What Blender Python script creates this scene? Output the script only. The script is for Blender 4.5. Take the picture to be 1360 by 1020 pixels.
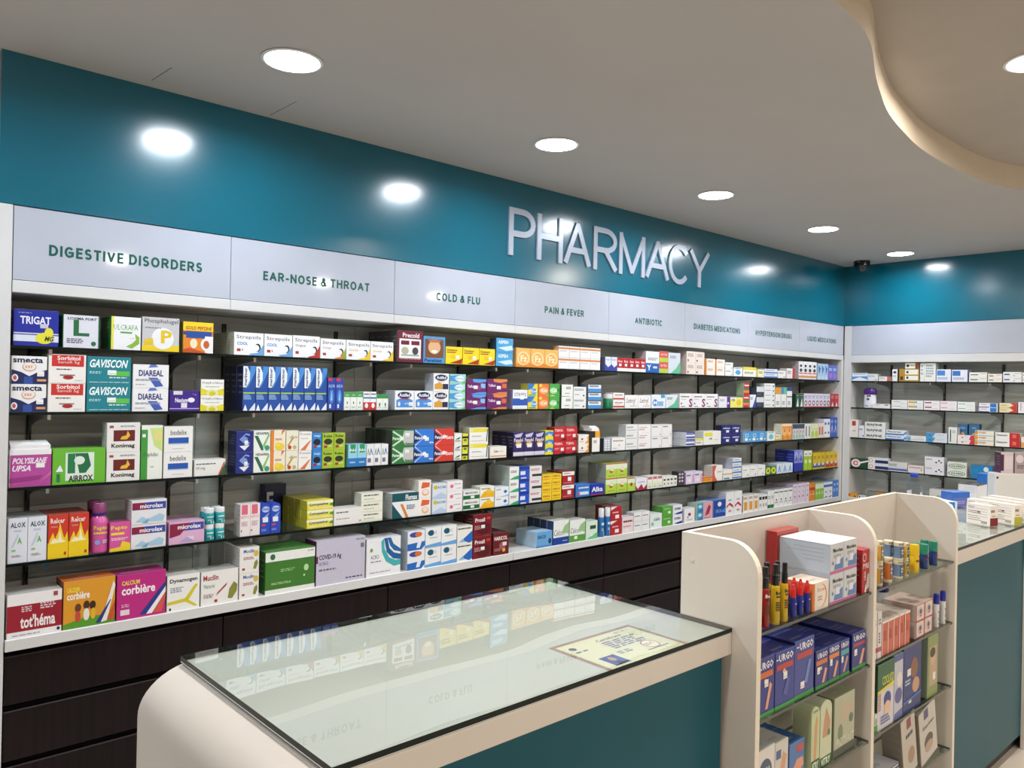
import bpy, bmesh, math, random
from mathutils import Matrix, Vector
random.seed(7)
PI = math.pi
S = bpy.context.scene
for o in list(bpy.data.objects):
    bpy.data.objects.remove(o)
C = S.collection
EYE = 1.5
CEIL = 2.556
# ---------------------------------------------------------------- camera
cd = bpy.data.cameras.new('camera'); cam = bpy.data.objects.new('camera', cd); C.objects.link(cam)
cd.sensor_width = 36; cd.lens = 36 * 1043.5 / 1360; cd.clip_start = .02
p_, y_, r_ = 2.287e-3, .83144, .020746
Fv = Vector((math.cos(p_)*math.cos(y_), math.cos(p_)*math.sin(y_), math.sin(p_)))
Rt = Vector((math.sin(y_), -math.cos(y_), 0)); Up = Rt.cross(Fv)
R2 = math.cos(r_)*Rt + math.sin(r_)*Up; U2 = -math.sin(r_)*Rt + math.cos(r_)*Up
M = Matrix((R2, U2, -Fv)).transposed().to_4x4(); M.translation = Vector((0, 0, EYE))
cam.matrix_world = M
S.camera = cam
# ---------------------------------------------------------------- world, view
w = bpy.data.worlds.new('world'); S.world = w; w.use_nodes = True
w.node_tree.nodes['Background'].inputs[0].default_value = (.8, .85, 1, 1)
w.node_tree.nodes['Background'].inputs[1].default_value = .05
S.view_settings.view_transform = 'Standard'; S.view_settings.look = 'None'
S.view_settings.gamma = 1; S.view_settings.use_curve_mapping = False
S.view_settings.exposure = 0.0
COOL = (.80, .90, 1.0); WARM = (1.0, .90, .79)
# downlights: x, y, z of ceiling, colour, watts
DOWN = [(x, 2.41, CEIL, COOL, 11 if x < 6 else 7) for x in (-1.27, -.04, 1.19, 2.43, 3.66, 4.89, 6.12)]
DOWN += [(x, .81, CEIL+.12, WARM, 24) for x in (1.1, 3.19)] + [(5.35, .81, CEIL, WARM, 24)]
DOWN += [(x, -1.5, CEIL, WARM, 24) for x in (.6, 2.1, 4.1, 5.6)]

# ---------------------------------------------------------------- colours and materials
def lin(c):
    return c/12.92 if c <= .04045 else ((c+.055)/1.055)**2.4
def hx(s):
    s = s.strip()
    if len(s) == 3: s = ''.join(a*2 for a in s)
    return tuple(lin(int(s[i:i+2], 16)/255) for i in (0, 2, 4)) + (1.0,)
MATS = {}
def mat(name, col, rough=.5, metal=0, noise=0, nscale=(1, 1, 1), bump=0, coat=0, spec=.5, emis=0, emcol=None, dirt=None):
    if name in MATS: return MATS[name]
    m = bpy.data.materials.new(name); m.use_nodes = True; MATS[name] = m
    n = m.node_tree.nodes; l = m.node_tree.links; b = n['Principled BSDF']
    c = hx(col) if isinstance(col, str) else col
    b.inputs['Base Color'].default_value = c
    b.inputs['Roughness'].default_value = rough; b.inputs['Metallic'].default_value = metal
    b.inputs['Coat Weight'].default_value = coat; b.inputs['Coat Roughness'].default_value = .17 if name == 'turquoise_gloss_panel' else .04
    b.inputs['Specular IOR Level'].default_value = spec
    if emis:
        b.inputs['Emission Color'].default_value = emcol or c; b.inputs['Emission Strength'].default_value = emis
    tc = n.new('ShaderNodeTexCoord'); mp = n.new('ShaderNodeMapping'); nz = n.new('ShaderNodeTexNoise')
    mp.inputs['Scale'].default_value = nscale; nz.inputs['Scale'].default_value = 6; nz.inputs['Detail'].default_value = 4
    l.new(tc.outputs['Object'], mp.inputs[0]); l.new(mp.outputs[0], nz.inputs[0])
    mx = n.new('ShaderNodeMix'); mx.data_type = 'RGBA'
    mx.inputs[6].default_value = c; d = noise if noise else .03
    c2 = tuple(v*(1-d) for v in c[:3]) + (1,)
    if dirt: c2 = hx(dirt)
    mx.inputs[7].default_value = c2
    cr = n.new('ShaderNodeValToRGB'); cr.color_ramp.elements[0].position = .35; cr.color_ramp.elements[1].position = .65
    l.new(nz.outputs[0], cr.inputs[0]); l.new(cr.outputs[0], mx.inputs[0]); l.new(mx.outputs[2], b.inputs['Base Color'])
    if bump:
        bp = n.new('ShaderNodeBump'); bp.inputs['Strength'].default_value = bump; bp.inputs['Distance'].default_value = .01
        l.new(nz.outputs[0], bp.inputs['Height']); l.new(bp.outputs[0], b.inputs['Normal'])
    return m
def glass(name, tint, bump=0, bscale=3, rough=0.0, ior=1.5):
    m = bpy.data.materials.new(name); m.use_nodes = True; MATS[name] = m
    n = m.node_tree.nodes; l = m.node_tree.links; n.remove(n['Principled BSDF'])
    tr = n.new('ShaderNodeBsdfTransparent'); tr.inputs[0].default_value = hx(tint)
    gl = n.new('ShaderNodeBsdfGlossy'); gl.inputs['Roughness'].default_value = rough
    fr = n.new('ShaderNodeFresnel'); fr.inputs[0].default_value = ior
    ge = n.new('ShaderNodeNewGeometry'); inv = n.new('ShaderNodeMath'); inv.operation = 'SUBTRACT'; inv.inputs[0].default_value = 1
    mul = n.new('ShaderNodeMath'); mul.operation = 'MULTIPLY'
    l.new(ge.outputs['Backfacing'], inv.inputs[1]); l.new(inv.outputs[0], mul.inputs[0]); l.new(fr.outputs[0], mul.inputs[1])
    mx = n.new('ShaderNodeMixShader'); l.new(mul.outputs[0], mx.inputs[0]); l.new(tr.outputs[0], mx.inputs[1]); l.new(gl.outputs[0], mx.inputs[2])
    l.new(mx.outputs[0], n['Material Output'].inputs[0])
    if bump:
        tc = n.new('ShaderNodeTexCoord'); nz = n.new('ShaderNodeTexNoise'); nz.inputs['Scale'].default_value = bscale; nz.inputs['Detail'].default_value = 1
        bp = n.new('ShaderNodeBump'); bp.inputs['Strength'].default_value = bump; bp.inputs['Distance'].default_value = .02
        l.new(tc.outputs['Object'], nz.inputs[0]); l.new(nz.outputs[0], bp.inputs['Height']); l.new(bp.outputs[0], gl.inputs['Normal'])
    return m
def attr_mat(name, rough, coat=0, alpha=None):
    m = bpy.data.materials.new(name); m.use_nodes = True; MATS[name] = m
    n = m.node_tree.nodes; l = m.node_tree.links; b = n['Principled BSDF']
    a = n.new('ShaderNodeAttribute'); a.attribute_name = 'Col'
    tc = n.new('ShaderNodeTexCoord'); nz = n.new('ShaderNodeTexNoise'); nz.inputs['Scale'].default_value = 60
    mr = n.new('ShaderNodeMapRange'); mr.inputs[3].default_value = .94; mr.inputs[4].default_value = 1.0
    mx = n.new('ShaderNodeVectorMath'); mx.operation = 'SCALE'
    l.new(tc.outputs['Object'], nz.inputs[0]); l.new(nz.outputs[0], mr.inputs[0])
    l.new(a.outputs['Color'], mx.inputs[0]); l.new(mr.outputs[0], mx.inputs['Scale']); l.new(mx.outputs[0], b.inputs['Base Color'])
    b.inputs['Roughness'].default_value = rough; b.inputs['Coat Weight'].default_value = coat; b.inputs['Coat Roughness'].default_value = .15
    return m
card = attr_mat('printed_card', .42, .15)
plastic = attr_mat('moulded_plastic', .28, .3)
white_lam = mat('white_laminate', 'd6d5d4', .35, noise=.03, nscale=(1, 1, 1))
cream_lam = mat('cream_laminate', 'dad3ca', .35, noise=.03)
edge_band = mat('cream_edge_band', 'efe6d6', .4)
blue_paint = mat('turquoise_gloss_panel', '00647a', .2, noise=.06, nscale=(.5, .5, .5), coat=.7)
teal_paint = mat('teal_lacquer_panel', '0b5666', .38, noise=.05, spec=.22)
back_mat = mat('grey_brushed_backing', 'dedcd8', .4, noise=.22, nscale=(.5, .5, 7), spec=.5)
sign_mat = mat('white_acrylic_sign', 'b9bdc9', .06, noise=.03, coat=0)
green_ink = mat('green_lettering', '045a4e', .4)
silver_letter = mat('silver_lettering', 'b4bac8', .3, metal=.15)
wood = mat('dark_wenge_wood', '1d1011', .42, noise=.5, nscale=(14, 14, .5), spec=.22)
wood_highlight = mat('dark_wood_edge_highlight', '3a2c2c', .4)
black_gap = mat('black_recess', '060505', .7)
steel = mat('dark_grey_steel', '8c8c8a', .45, metal=.0)
slot = mat('black_steel_rail', '383838', .45, metal=.1)
ceil_mat = mat('ceiling_paint', 'bdb9b5', .85, noise=.04, nscale=(.3, .3, .3))
recess_mat = mat('recess_ceiling_paint', 'b3aaa0', .85, noise=.04)
recess_edge = mat('cream_ceiling_step', 'e0d4c2', .7)
wall_mat = mat('room_wall_paint', 'e0d9d0', .8)
floor_mat = mat('beige_floor_tile', 'cfc6ba', .3, noise=.1)
chrome = mat('chrome', 'c8c8c8', .15, metal=1)
black_pl = mat('black_plastic', '0b0b0d', .25)
lens_mat = mat('dark_dome', '14161a', .05, coat=1)
trim_mat = mat('white_metal_ring', 'e8e8e8', .4)
lamp_mat = mat('lamp_diffuser', 'ffffff', .5, emis=40, emcol=(.93, .96, 1, 1))
lamp_warm = mat('lamp_diffuser_warm', 'ffffff', .5, emis=14, emcol=(1, .95, .88, 1))
shelf_glass = glass('shelf_glass', 'e9f0ed')
top_glass = glass('counter_glass', 'f7f9f7', bump=.10, bscale=2.2, ior=1.85)
pale_edge = mat('grey_green_glass_edge', '2a3a34', .15, coat=.4)
glass_edge = mat('green_glass_edge', '04100c', .3, spec=.3)
clear_pet = glass('clear_bottle_plastic', 'f4f8fc', ior=1.45)
cap_blue = mat('blue_cap', '1c3fae', .35)
paper = mat('printed_paper', 'e6e2c4', .6)

# ---------------------------------------------------------------- mesh helpers
class MB:
    """collects coloured polygons for ONE mesh object"""
    def __init__(s): s.v = []; s.f = []; s.c = []; s.m = []
    def poly(s, pts, col=None, mi=0):
        b = len(s.v); s.v += [tuple(p) for p in pts]; s.f.append(tuple(range(b, b+len(pts)))); s.c.append(col); s.m.append(mi)
    def box(s, x0, y0, z0, x1, y1, z1, col=None, mi=0, cols=None):
        b = len(s.v)
        s.v += [(x0,y0,z0),(x1,y0,z0),(x1,y1,z0),(x0,y1,z0),(x0,y0,z1),(x1,y0,z1),(x1,y1,z1),(x0,y1,z1)]
        F = [(0,1,5,4),(1,2,6,5),(2,3,7,6),(3,0,4,7),(4,5,6,7),(3,2,1,0)]   # front,right,back,left,top,bottom
        for i, f in enumerate(F):
            s.f.append(tuple(b+k for k in f)); s.c.append(cols[i] if cols else col); s.m.append(mi)
    def bev(s, x0, y0, z0, x1, y1, z1, r=.004, col=None, mi=0):
        """box with chamfered edges"""
        X = (x0, x1); Y = (y0, y1); Z = (z0, z1)
        def P(i, j, k, a):
            q = [X[i], Y[j], Z[k]]; d = [(1, -1)[i], (1, -1)[j], (1, -1)[k]]
            for t in range(3):
                if t != a: q[t] += d[t]*r
            return tuple(q)
        ix = {}
        for i in (0, 1):
            for j in (0, 1):
                for k in (0, 1):
                    for a in range(3):
                        ix[(i, j, k, a)] = len(s.v); s.v.append(P(i, j, k, a))
        def F(*q):
            s.f.append(tuple(ix[t] for t in q)); s.c.append(col); s.m.append(mi)
        for a in range(3):
            for e in (0, 1):
                o = [(0, 0), (1, 0), (1, 1), (0, 1)]
                q = []
                for u, v in o:
                    t = [0, 0, 0]; t[a] = e; t[(a+1) % 3] = u; t[(a+2) % 3] = v; q.append((t[0], t[1], t[2], a))
                F(*(q if e else q[::-1]))
        for a in range(3):
            b, c = (a+1) % 3, (a+2) % 3
            for u in (0, 1):
                for v in (0, 1):
                    def T(e, k):
                        t = [0, 0, 0]; t[a] = e; t[b] = u; t[c] = v; return (t[0], t[1], t[2], k)
                    q = [T(0, b), T(1, b), T(1, c), T(0, c)]
                    F(*(q if (u == v) else q[::-1]))
        for i in (0, 1):
            for j in (0, 1):
                for k in (0, 1):
                    q = [(i, j, k, 0), (i, j, k, 1), (i, j, k, 2)]
                    F(*(q if (i+j+k) % 2 else q[::-1]))
    def prism(s, prof, a0, a1, axis='y', col=None, mi=0, capmi=None):
        """profile in (x,z) extruded along y, (y,z) along x, or (x,y) along z"""
        def P(u, v, a):
            return (u, a, v) if axis == 'y' else ((a, u, v) if axis == 'x' else (u, v, a))
        n = len(prof); A = [P(u, v, a0) for u, v in prof]; B = [P(u, v, a1) for u, v in prof]
        b = len(s.v); s.v += A + B
        s.f.append(tuple(b+i for i in range(n))); s.c.append(col); s.m.append(mi if capmi is None else capmi)
        s.f.append(tuple(b+n+i for i in reversed(range(n)))); s.c.append(col); s.m.append(mi if capmi is None else capmi)
        for i in range(n):
            j = (i+1) % n
            s.f.append((b+i, b+n+i, b+n+j, b+j)); s.c.append(col); s.m.append(mi)
    def lathe(s, prof, n=20, cx=0, cy=0, col=None, mi=0, cols=None, sy=1):
        b = len(s.v)
        for r, z in prof:
            for i in range(n):
                a = 2*PI*i/n; s.v.append((cx+r*math.cos(a), cy+sy*r*math.sin(a), z))
        for k in range(len(prof)-1):
            for i in range(n):
                j = (i+1) % n
                s.f.append((b+k*n+i, b+k*n+j, b+(k+1)*n+j, b+(k+1)*n+i)); s.c.append(cols[k] if cols else col); s.m.append(mi)
        s.f.append(tuple(b+(len(prof)-1)*n+i for i in range(n))); s.c.append(cols[-1] if cols else col); s.m.append(mi)
        s.f.append(tuple(b+i for i in reversed(range(n)))); s.c.append(cols[0] if cols else col); s.m.append(mi)
    def mesh(s, name, mats, smooth=False):
        me = bpy.data.meshes.new(name); me.from_pydata(s.v, [], s.f)
        for m in (mats if isinstance(mats, (list, tuple)) else [mats]): me.materials.append(m)
        me.polygons.foreach_set('material_index', s.m)
        if any(c is not None for c in s.c):
            at = me.color_attributes.new('Col', 'FLOAT_COLOR', 'CORNER'); buf = []
            for p in me.polygons:
                c = s.c[p.index] or (1, 1, 1, 1); buf.extend(c * p.loop_total)
            at.data.foreach_set('color', buf)
        if smooth:
            me.polygons.foreach_set('use_smooth', [True]*len(me.polygons)); me.set_sharp_from_angle(angle=math.radians(35))
        me.update(); return me
def link(name, me, parent=None, loc=(0, 0, 0), rz=0):
    o = bpy.data.objects.new(name, me); C.objects.link(o); o.location = loc; o.rotation_euler = (0, 0, rz)
    if parent: o.parent = parent
    return o
def tag(o, label=None, cat=None, group=None, kind=None):
    if label: o['label'] = label
    if cat: o['category'] = cat
    if group: o['group'] = group
    if kind: o['kind'] = kind
    return o
def thing(name, label, cat, loc=(0, 0, 0), rz=0, group=None):
    return tag(link(name, None, None, loc, rz), label, cat, group)
def part(name, mb, mats, parent, smooth=False, loc=(0, 0, 0), label=None):
    o = link(name, mb.mesh(name, mats, smooth), parent, loc)
    if label: o['label'] = label
    return o
def struct(name, mb, mats, smooth=False):
    return tag(link(name, mb.mesh(name, mats, smooth)), kind='structure')
TXT = {}
def text2d(t, bold=False, ital=False, res=1):
    """glyph outlines of the built-in font as (verts, faces) fitted to the unit square"""
    k = (t, bold, ital, res)
    if k in TXT: return TXT[k]
    cu = bpy.data.curves.new('t', 'FONT'); cu.body = t; cu.resolution_u = res; cu.fill_mode = 'BOTH'
    if bold: cu.offset = .034 if res == 3 else .028
    if ital: cu.shear = .3
    ob = bpy.data.objects.new('t', cu); C.objects.link(ob)
    dg = bpy.context.evaluated_depsgraph_get(); me = ob.evaluated_get(dg).to_mesh()
    v = [tuple(x.co) for x in me.vertices]; f = [tuple(p.vertices) for p in me.polygons]
    ob.evaluated_get(dg).to_mesh_clear(); bpy.data.objects.remove(ob); bpy.data.curves.remove(cu)
    xs = [a[0] for a in v]; ys = [a[1] for a in v]
    x0, x1, y0, y1 = min(xs), max(xs), min(ys), max(ys)
    v = [((a[0]-x0)/(x1-x0), (a[1]-y0)/(y1-y0)) for a in v]
    TXT[k] = (v, f); return TXT[k]

# ---------------------------------------------------------------- printed faces
GEN = {
 'G1': 'B %a/%s;r 0 0 1 .3 %b;s .1 .55 .85 .8 2 %c',
 'G2': 'B %a/%s;r 0 .7 1 1 %b;s .1 .25 .85 .5 2 %c',
 'G3': 'B %a/%s;p %b .4 0 1 0 1 1 .8 .6;s .08 .55 .5 .8 2 %c',
 'G4': 'B %a/%s;r .7 0 1 1 %b;s .08 .4 .6 .75 2 %c',
 'G5': 'B %a/%s;r 0 0 .15 1 %b;s .25 .4 .9 .75 2 %c;e .8 .2 .08 .1 %b',
 'G6': 'B %a/%s;s .1 .55 .7 .75 1 %c;r .7 .12 .92 .22 %b',
 'G7': 'B %a/%s;e .5 .45 .3 .28 %b;s .15 .8 .85 .92 1 %c',
 'G8': 'B %a/%s;r 0 .5 1 1 %b;s .15 .15 .8 .35 2 %c',
}
def expand(d):
    k = d.split()
    if k[0] in GEN:
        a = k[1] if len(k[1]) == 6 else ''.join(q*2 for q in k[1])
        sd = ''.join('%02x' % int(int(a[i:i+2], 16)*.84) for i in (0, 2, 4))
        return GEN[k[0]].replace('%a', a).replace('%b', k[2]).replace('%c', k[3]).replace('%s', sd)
    return d
def prints(mb, toks, W, H, y=0.0, curve=None):
    """lays flat print on a front face of W x H metres; curve(x, y) bends it round a bottle"""
    put = curve or (lambda x, yy, z: (x, yy, z))
    lay = 0
    rnd = random.Random(len(toks)*7+3)
    for t in toks:
        q = t.split()
        if not q: continue
        lay += 1; yy = y - .00014*lay
        X = lambda u: (u-.5)*W
        def quad(u0, v0, u1, v1, c, e=0):
            mb.poly([put(X(u0), yy-e, v0*H), put(X(u1), yy-e, v0*H), put(X(u1), yy-e, v1*H), put(X(u0), yy-e, v1*H)], c)
        if q[0] == 'r':
            a = [float(z) for z in q[1:5]]; quad(*a, hx(q[5]))
        elif q[0] == 'p':
            a = [float(z) for z in q[2:]]; mb.poly([put(X(a[i]), yy, a[i+1]*H) for i in range(0, len(a), 2)], hx(q[1]))
        elif q[0] == 'e':
            a = [float(z) for z in q[1:5]]; n = 18
            mb.poly([put(X(a[0]+a[2]*math.cos(2*PI*i/n)), yy, (a[1]+a[3]*math.sin(2*PI*i/n))*H) for i in range(n)], hx(q[5]))
        elif q[0] == 's':
            a = [float(z) for z in q[1:5]]; n = int(q[5]); c = hx(q[6]); st = (a[3]-a[1])/n
            for i in range(n):
                u = a[0]; top = a[3]-i*st; end = a[2] - (rnd.random()*.25*(a[2]-a[0]) if n > 1 else 0)
                while u < end-.01:
                    ww = min(rnd.uniform(.06, .16)*max(.5, (a[2]-a[0])*1.6), end-u)
                    quad(u, top-st*.62, u+ww, top, c); u += ww + .02
        elif q[0] == 'k':
            u, v = float(q[1]), float(q[2]); ww, hh = .2, .014/H if H > .06 else .2
            quad(u, v, u+ww, v+hh*1.2, hx('f4f4f2')); quad(u+.02, v+hh*.3, u+ww-.02, v+hh*.4, hx('aaa'), 3e-5)
        elif q[0] in 'tT':
            s_ = q[1].replace('_', ' '); a = [float(z) for z in q[2:6]]; c = hx(q[6]); fl = q[7] if len(q) > 7 else ''
            v, f = text2d(s_, 'b' in fl, 'i' in fl, 2 if W > .1 else 1)
            b = len(mb.v)
            for (tx, ty) in v:
                if q[0] == 't': u_, v_ = a[0]+tx*(a[2]-a[0]), a[1]+ty*(a[3]-a[1])
                else: u_, v_ = a[0]+(1-ty)*(a[2]-a[0]), a[1]+tx*(a[3]-a[1])
                mb.v.append(put(X(u_), yy, v_*H))
            for ff in f: mb.f.append(tuple(b+i for i in ff)); mb.c.append(c); mb.m.append(0)

# ---------------------------------------------------------------- plain sans capitals drawn as strokes (signs and fascia)
def _arc(cx, cy, rx, ry, a0, a1, n=10):
    return [(cx+rx*math.cos(math.radians(a0+(a1-a0)*i/n)), cy+ry*math.sin(math.radians(a0+(a1-a0)*i/n))) for i in range(n+1)]
_S = _arc(.5, .745, .46, .255, 35, 90, 4) + _arc(.48, .745, .46, .255, 90, 240, 8)[1:] + _arc(.52, .255, .48, .255, 60, -90, 8) + _arc(.5, .255, .5, .255, -90, -150, 4)[1:]
GLY = {
 'P': (.66, [[(0, 0), (0, 1)], [(0, 1), (.5, 1)] + _arc(.5, .73, .5, .27, 90, -90) + [(0, .46)]]),
 'R': (.72, [[(0, 0), (0, 1)], [(0, 1), (.5, 1)] + _arc(.5, .74, .46, .26, 90, -90) + [(0, .48)], [(.48, .48), (1, 0)]]),
 'H': (.74, [[(0, 0), (0, 1)], [(1, 0), (1, 1)], [(0, .53), (1, .53)]]),
 'A': (.84, [[(0, 0), (.5, 1)], [(.5, 1), (1, 0)], [(.17, .33), (.83, .33)]]),
 'M': (.88, [[(0, 0), (0, 1)], [(0, 1), (.5, .03)], [(.5, .03), (1, 1)], [(1, 1), (1, 0)]]),
 'C': (.78, [_arc(.52, .5, .52, .5, 42, 318, 18)]),
 'Y': (.76, [[(0, 1), (.5, .43)], [(1, 1), (.5, .43)], [(.5, .43), (.5, 0)]]),
 'D': (.74, [[(0, 0), (0, 1)], [(0, 1), (.4, 1)] + _arc(.4, .5, .6, .5, 90, -90, 12) + [(0, 0)]]),
 'I': (.0, [[(.5, 0), (.5, 1)]]),
 'G': (.8, [_arc(.5, .5, .5, .5, 42, 300, 18) + [(.98, .14)], [(.98, .14), (.98, .46)], [(.98, .46), (.55, .46)]]),
 'E': (.5, [[(0, 0), (0, 1)], [(0, 1), (1, 1)], [(0, .53), (.92, .53)], [(0, 0), (1, 0)]]),
 'F': (.48, [[(0, 0), (0, 1)], [(0, 1), (1, 1)], [(0, .5), (.9, .5)]]),
 'L': (.46, [[(0, 0), (0, 1)], [(0, 0), (1, 0)]]),
 'S': (.56, [_S]), 'T': (.6, [[(0, 1), (1, 1)], [(.5, 0), (.5, 1)]]),
 'V': (.72, [[(0, 1), (.5, 0)], [(.5, 0), (1, 1)]]),
 'O': (.84, [_arc(.5, .5, .5, .5, 0, 360, 22)]), 'Q': (.84, [_arc(.5, .5, .5, .5, 0, 360, 22), [(.55, .22), (.95, -.14)]]),
 'N': (.76, [[(0, 0), (0, 1)], [(0, 1), (1, 0)], [(1, 0), (1, 1)]]),
 'U': (.7, [[(0, 1), (0, .36)] + _arc(.5, .36, .5, .36, 180, 360, 10) + [(1, 1)]]),
 'B': (.58, [[(0, 0), (0, 1)], [(0, 1), (.45, 1)] + _arc(.45, .77, .45, .23, 90, -90, 8) + [(0, .54)], [(.45, .54)] + _arc(.5, .27, .5, .27, 90, -90, 8) + [(0, 0)]]),
 '-': (.28, [[(0, .36), (1, .36)]]), ' ': (.2, []),
 '&': (.78, [[(1, 0), (.3, .72)] + _arc(.48, .82, .2, .18, 215, -40, 8) + [(.2, .42)] + _arc(.36, .25, .36, .25, 120, 300, 8) + [(.72, .12), (.88, .5)]]),
}
def strokes(mb, ch, x0, x1, z0, z1, t, y, depth=0):
    """one glyph in the box x0..x1, z0..z1 with stroke width t; depth > 0 makes it solid"""
    for si, pl in enumerate(GLY[ch][1]):
        P = [(x0+t/2+u*(x1-x0-t), z0+t/2+v*(z1-z0-t)) for u, v in pl]
        for i in range(len(P)-1):
            (ax, az), (bx, bz) = P[i], P[i+1]; L = math.hypot(bx-ax, bz-az)
            if L < 1e-7: continue
            dx, dz = (bx-ax)/L, (bz-az)/L
            ea = t/2*(.95 if (i == 0 and abs(dx*dz) < .02) else .35); eb = t/2*(.95 if (i == len(P)-2 and abs(dx*dz) < .02) else .35)
            if len(P) > 3: ea, eb = (ea if i == 0 and abs(dx*dz) < .02 else t*.12), (eb if i == len(P)-2 and abs(dx*dz) < .02 else t*.12)
            ax -= dx*ea; az -= dz*ea; bx += dx*eb; bz += dz*eb
            nx, nz = -dz*t/2, dx*t/2
            q = [(ax+nx, az+nz), (ax-nx, az-nz), (bx-nx, bz-nz), (bx+nx, bz+nz)]
            k = y-.00002*((i+si*3) % 7)
            if depth: mb.prism(q[::-1], k, k+depth, 'y')
            else: mb.poly([(a, k, b) for a, b in q])
def stroke_text(mb, s, x0, x1, z0, z1, tr, y):
    h = z1-z0; t = tr*h; gap = .23
    tot = sum(GLY[c][0]+(tr if c != ' ' else 0) for c in s)+gap*(len(s)-1); k = (x1-x0)/tot; x = x0
    tt = min(t, t*max(.82, min(1.0, 1.15*k/h)))
    for c in s:
        w_ = (GLY[c][0]+(tr if c != ' ' else 0))*k
        if c == 'I': strokes(mb, c, x+w_/2-tt/2, x+w_/2+tt/2, z0, z1, tt, y)
        elif c != ' ': strokes(mb, c, x, x+w_, z0, z1, tt, y)
        x += w_+gap*k
# ================================================================ THE SETTING
mb = MB(); mb.box(-3.2, -4.2, -.06, 7.0, 3.5, 0); struct('floor', mb, floor_mat)
mb = MB(); mb.box(-3.2, 3.36, 0, 7.0, 3.42, CEIL+.3); struct('wall_left', mb, wall_mat)
mb = MB(); mb.box(6.86, -4.2, 0, 6.92, 3.36, CEIL+.3); struct('wall_back', mb, wall_mat)
mb = MB(); mb.box(-3.2, -4.2, 0, 7.0, -4.14, CEIL+.3); struct('wall_right', mb, wall_mat)
mb = MB(); mb.box(-3.26, -4.2, 0, -3.2, 3.36, CEIL+.3); struct('wall_front', mb, wall_mat)
# ceiling with the wavy raised recess
RP = [(1.55,1.03),(1.75,1.01),(1.919,.996),(2.047,.992),(2.222,1.003),(2.394,1.04),(2.633,1.127),(2.812,1.184),(3.022,1.243),(3.281,1.289),(3.595,1.326),(3.998,1.329),(4.337,1.304),(4.622,1.216),(4.93,1.0),(5.08,.6),(4.95,.1),(4.5,-.4),(3.8,-.68),(3,-.66),(2.3,-.78),(1.5,-1.08),(.6,-1.0),(.1,-.4),(.15,.3),(.6,.8),(1.1,1.0)]
def catmull(P, n=6):
    out = []; N = len(P)
    for i in range(N):
        a, b, c, d = (Vector(P[(i+k-1) % N]) for k in range(4))
        for j in range(n):
            t = j/n
            out.append(tuple(.5*((2*b)+(c-a)*t+(2*a-5*b+4*c-d)*t*t+(3*b-a-3*c+d)*t**3)))
    return out
RC = catmull(RP)
bm = bmesh.new()
ov = [bm.verts.new((x, y, CEIL)) for x, y in ((-3.2, -4.2), (7.0, -4.2), (7.0, 3.42), (-3.2, 3.42))]
iv = [bm.verts.new((x, y, CEIL)) for x, y in RC]
ed = [bm.edges.new((L[i], L[(i+1) % len(L)])) for L in (ov, iv) for i in range(len(L))]
bmesh.ops.triangle_fill(bm, edges=ed, use_beauty=True)
bmesh.ops.recalc_face_normals(bm, faces=bm.faces)
me = bpy.data.meshes.new('ceiling'); bm.to_mesh(me); bm.free(); me.materials.append(ceil_mat)
if me.polygons[0].normal.z > 0: me.flip_normals()
ceiling = tag(link('ceiling', me), kind='structure')
mb = MB(); n = len(RC)
for i in range(n):
    a, b = RC[i], RC[(i+1) % n]; mb.poly([(a[0], a[1], CEIL), (b[0], b[1], CEIL), (b[0], b[1], CEIL+.12), (a[0], a[1], CEIL+.12)])
part('ceiling_step', mb, recess_edge, ceiling, smooth=True, label='cream painted wavy step edge of the raised ceiling')
mb = MB(); mb.box(-3.2, -4.2, CEIL+.12, 7.0, 3.42, CEIL+.16); struct('ceiling', mb, recess_mat)
# two hairline cracks beside the nearest downlight
for (xa, ya, xb, yb) in ((.915, 2.93, .926, 2.76), (1.377, 2.97, 1.379, 2.75)):
    mb = MB(); d = Vector((xb-xa, yb-ya)).normalized(); s_ = (-d.y*.0012, d.x*.0012)
    mb.prism([(xa+s_[0], ya+s_[1]), (xb+s_[0], yb+s_[1]), (xb-s_[0], yb-s_[1]), (xa-s_[0], ya-s_[1])], CEIL-.0006, CEIL+.001, 'z')
    part('hairline_crack', mb, slot, ceiling)

# glossy turquoise fascia above the shelves
fas = thing('fascia_panel', 'glossy turquoise fascia panel over the long wall shelving with silver lettering', 'panel', (3.48, 3.0, EYE+.56))
mb = MB(); mb.box(.475-3.48, 0, 0, 6.52-3.48, .34, CEIL-EYE-.56); part('panel', mb, blue_paint, fas)
LET = [('P', 2.686, 2.873), ('H', 2.889, 3.082), ('A', 3.092, 3.312), ('R', 3.334, 3.543), ('M', 3.558, 3.800), ('A', 3.808, 4.045), ('C', 4.040, 4.256), ('Y', 4.262, 4.488)]
for ch, x0, x1 in LET:
    mb = MB(); z0 = .671-.56
    strokes(mb, ch, x0-3.48, x1-3.48, z0-(.003 if ch == 'C' else 0), z0+.247+(.003 if ch == 'C' else 0), .031, -.0095, .009)
    part('raised_letter', mb, silver_letter, fas)
fas2 = thing('fascia_panel', 'plain glossy turquoise fascia panel over the back wall shelving', 'panel', (6.5, 1.4, EYE+.56))
mb = MB(); mb.box(0, -2.4, 0, .34, 1.6, CEIL-EYE-.56); part('panel', mb, blue_paint, fas2)

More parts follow.
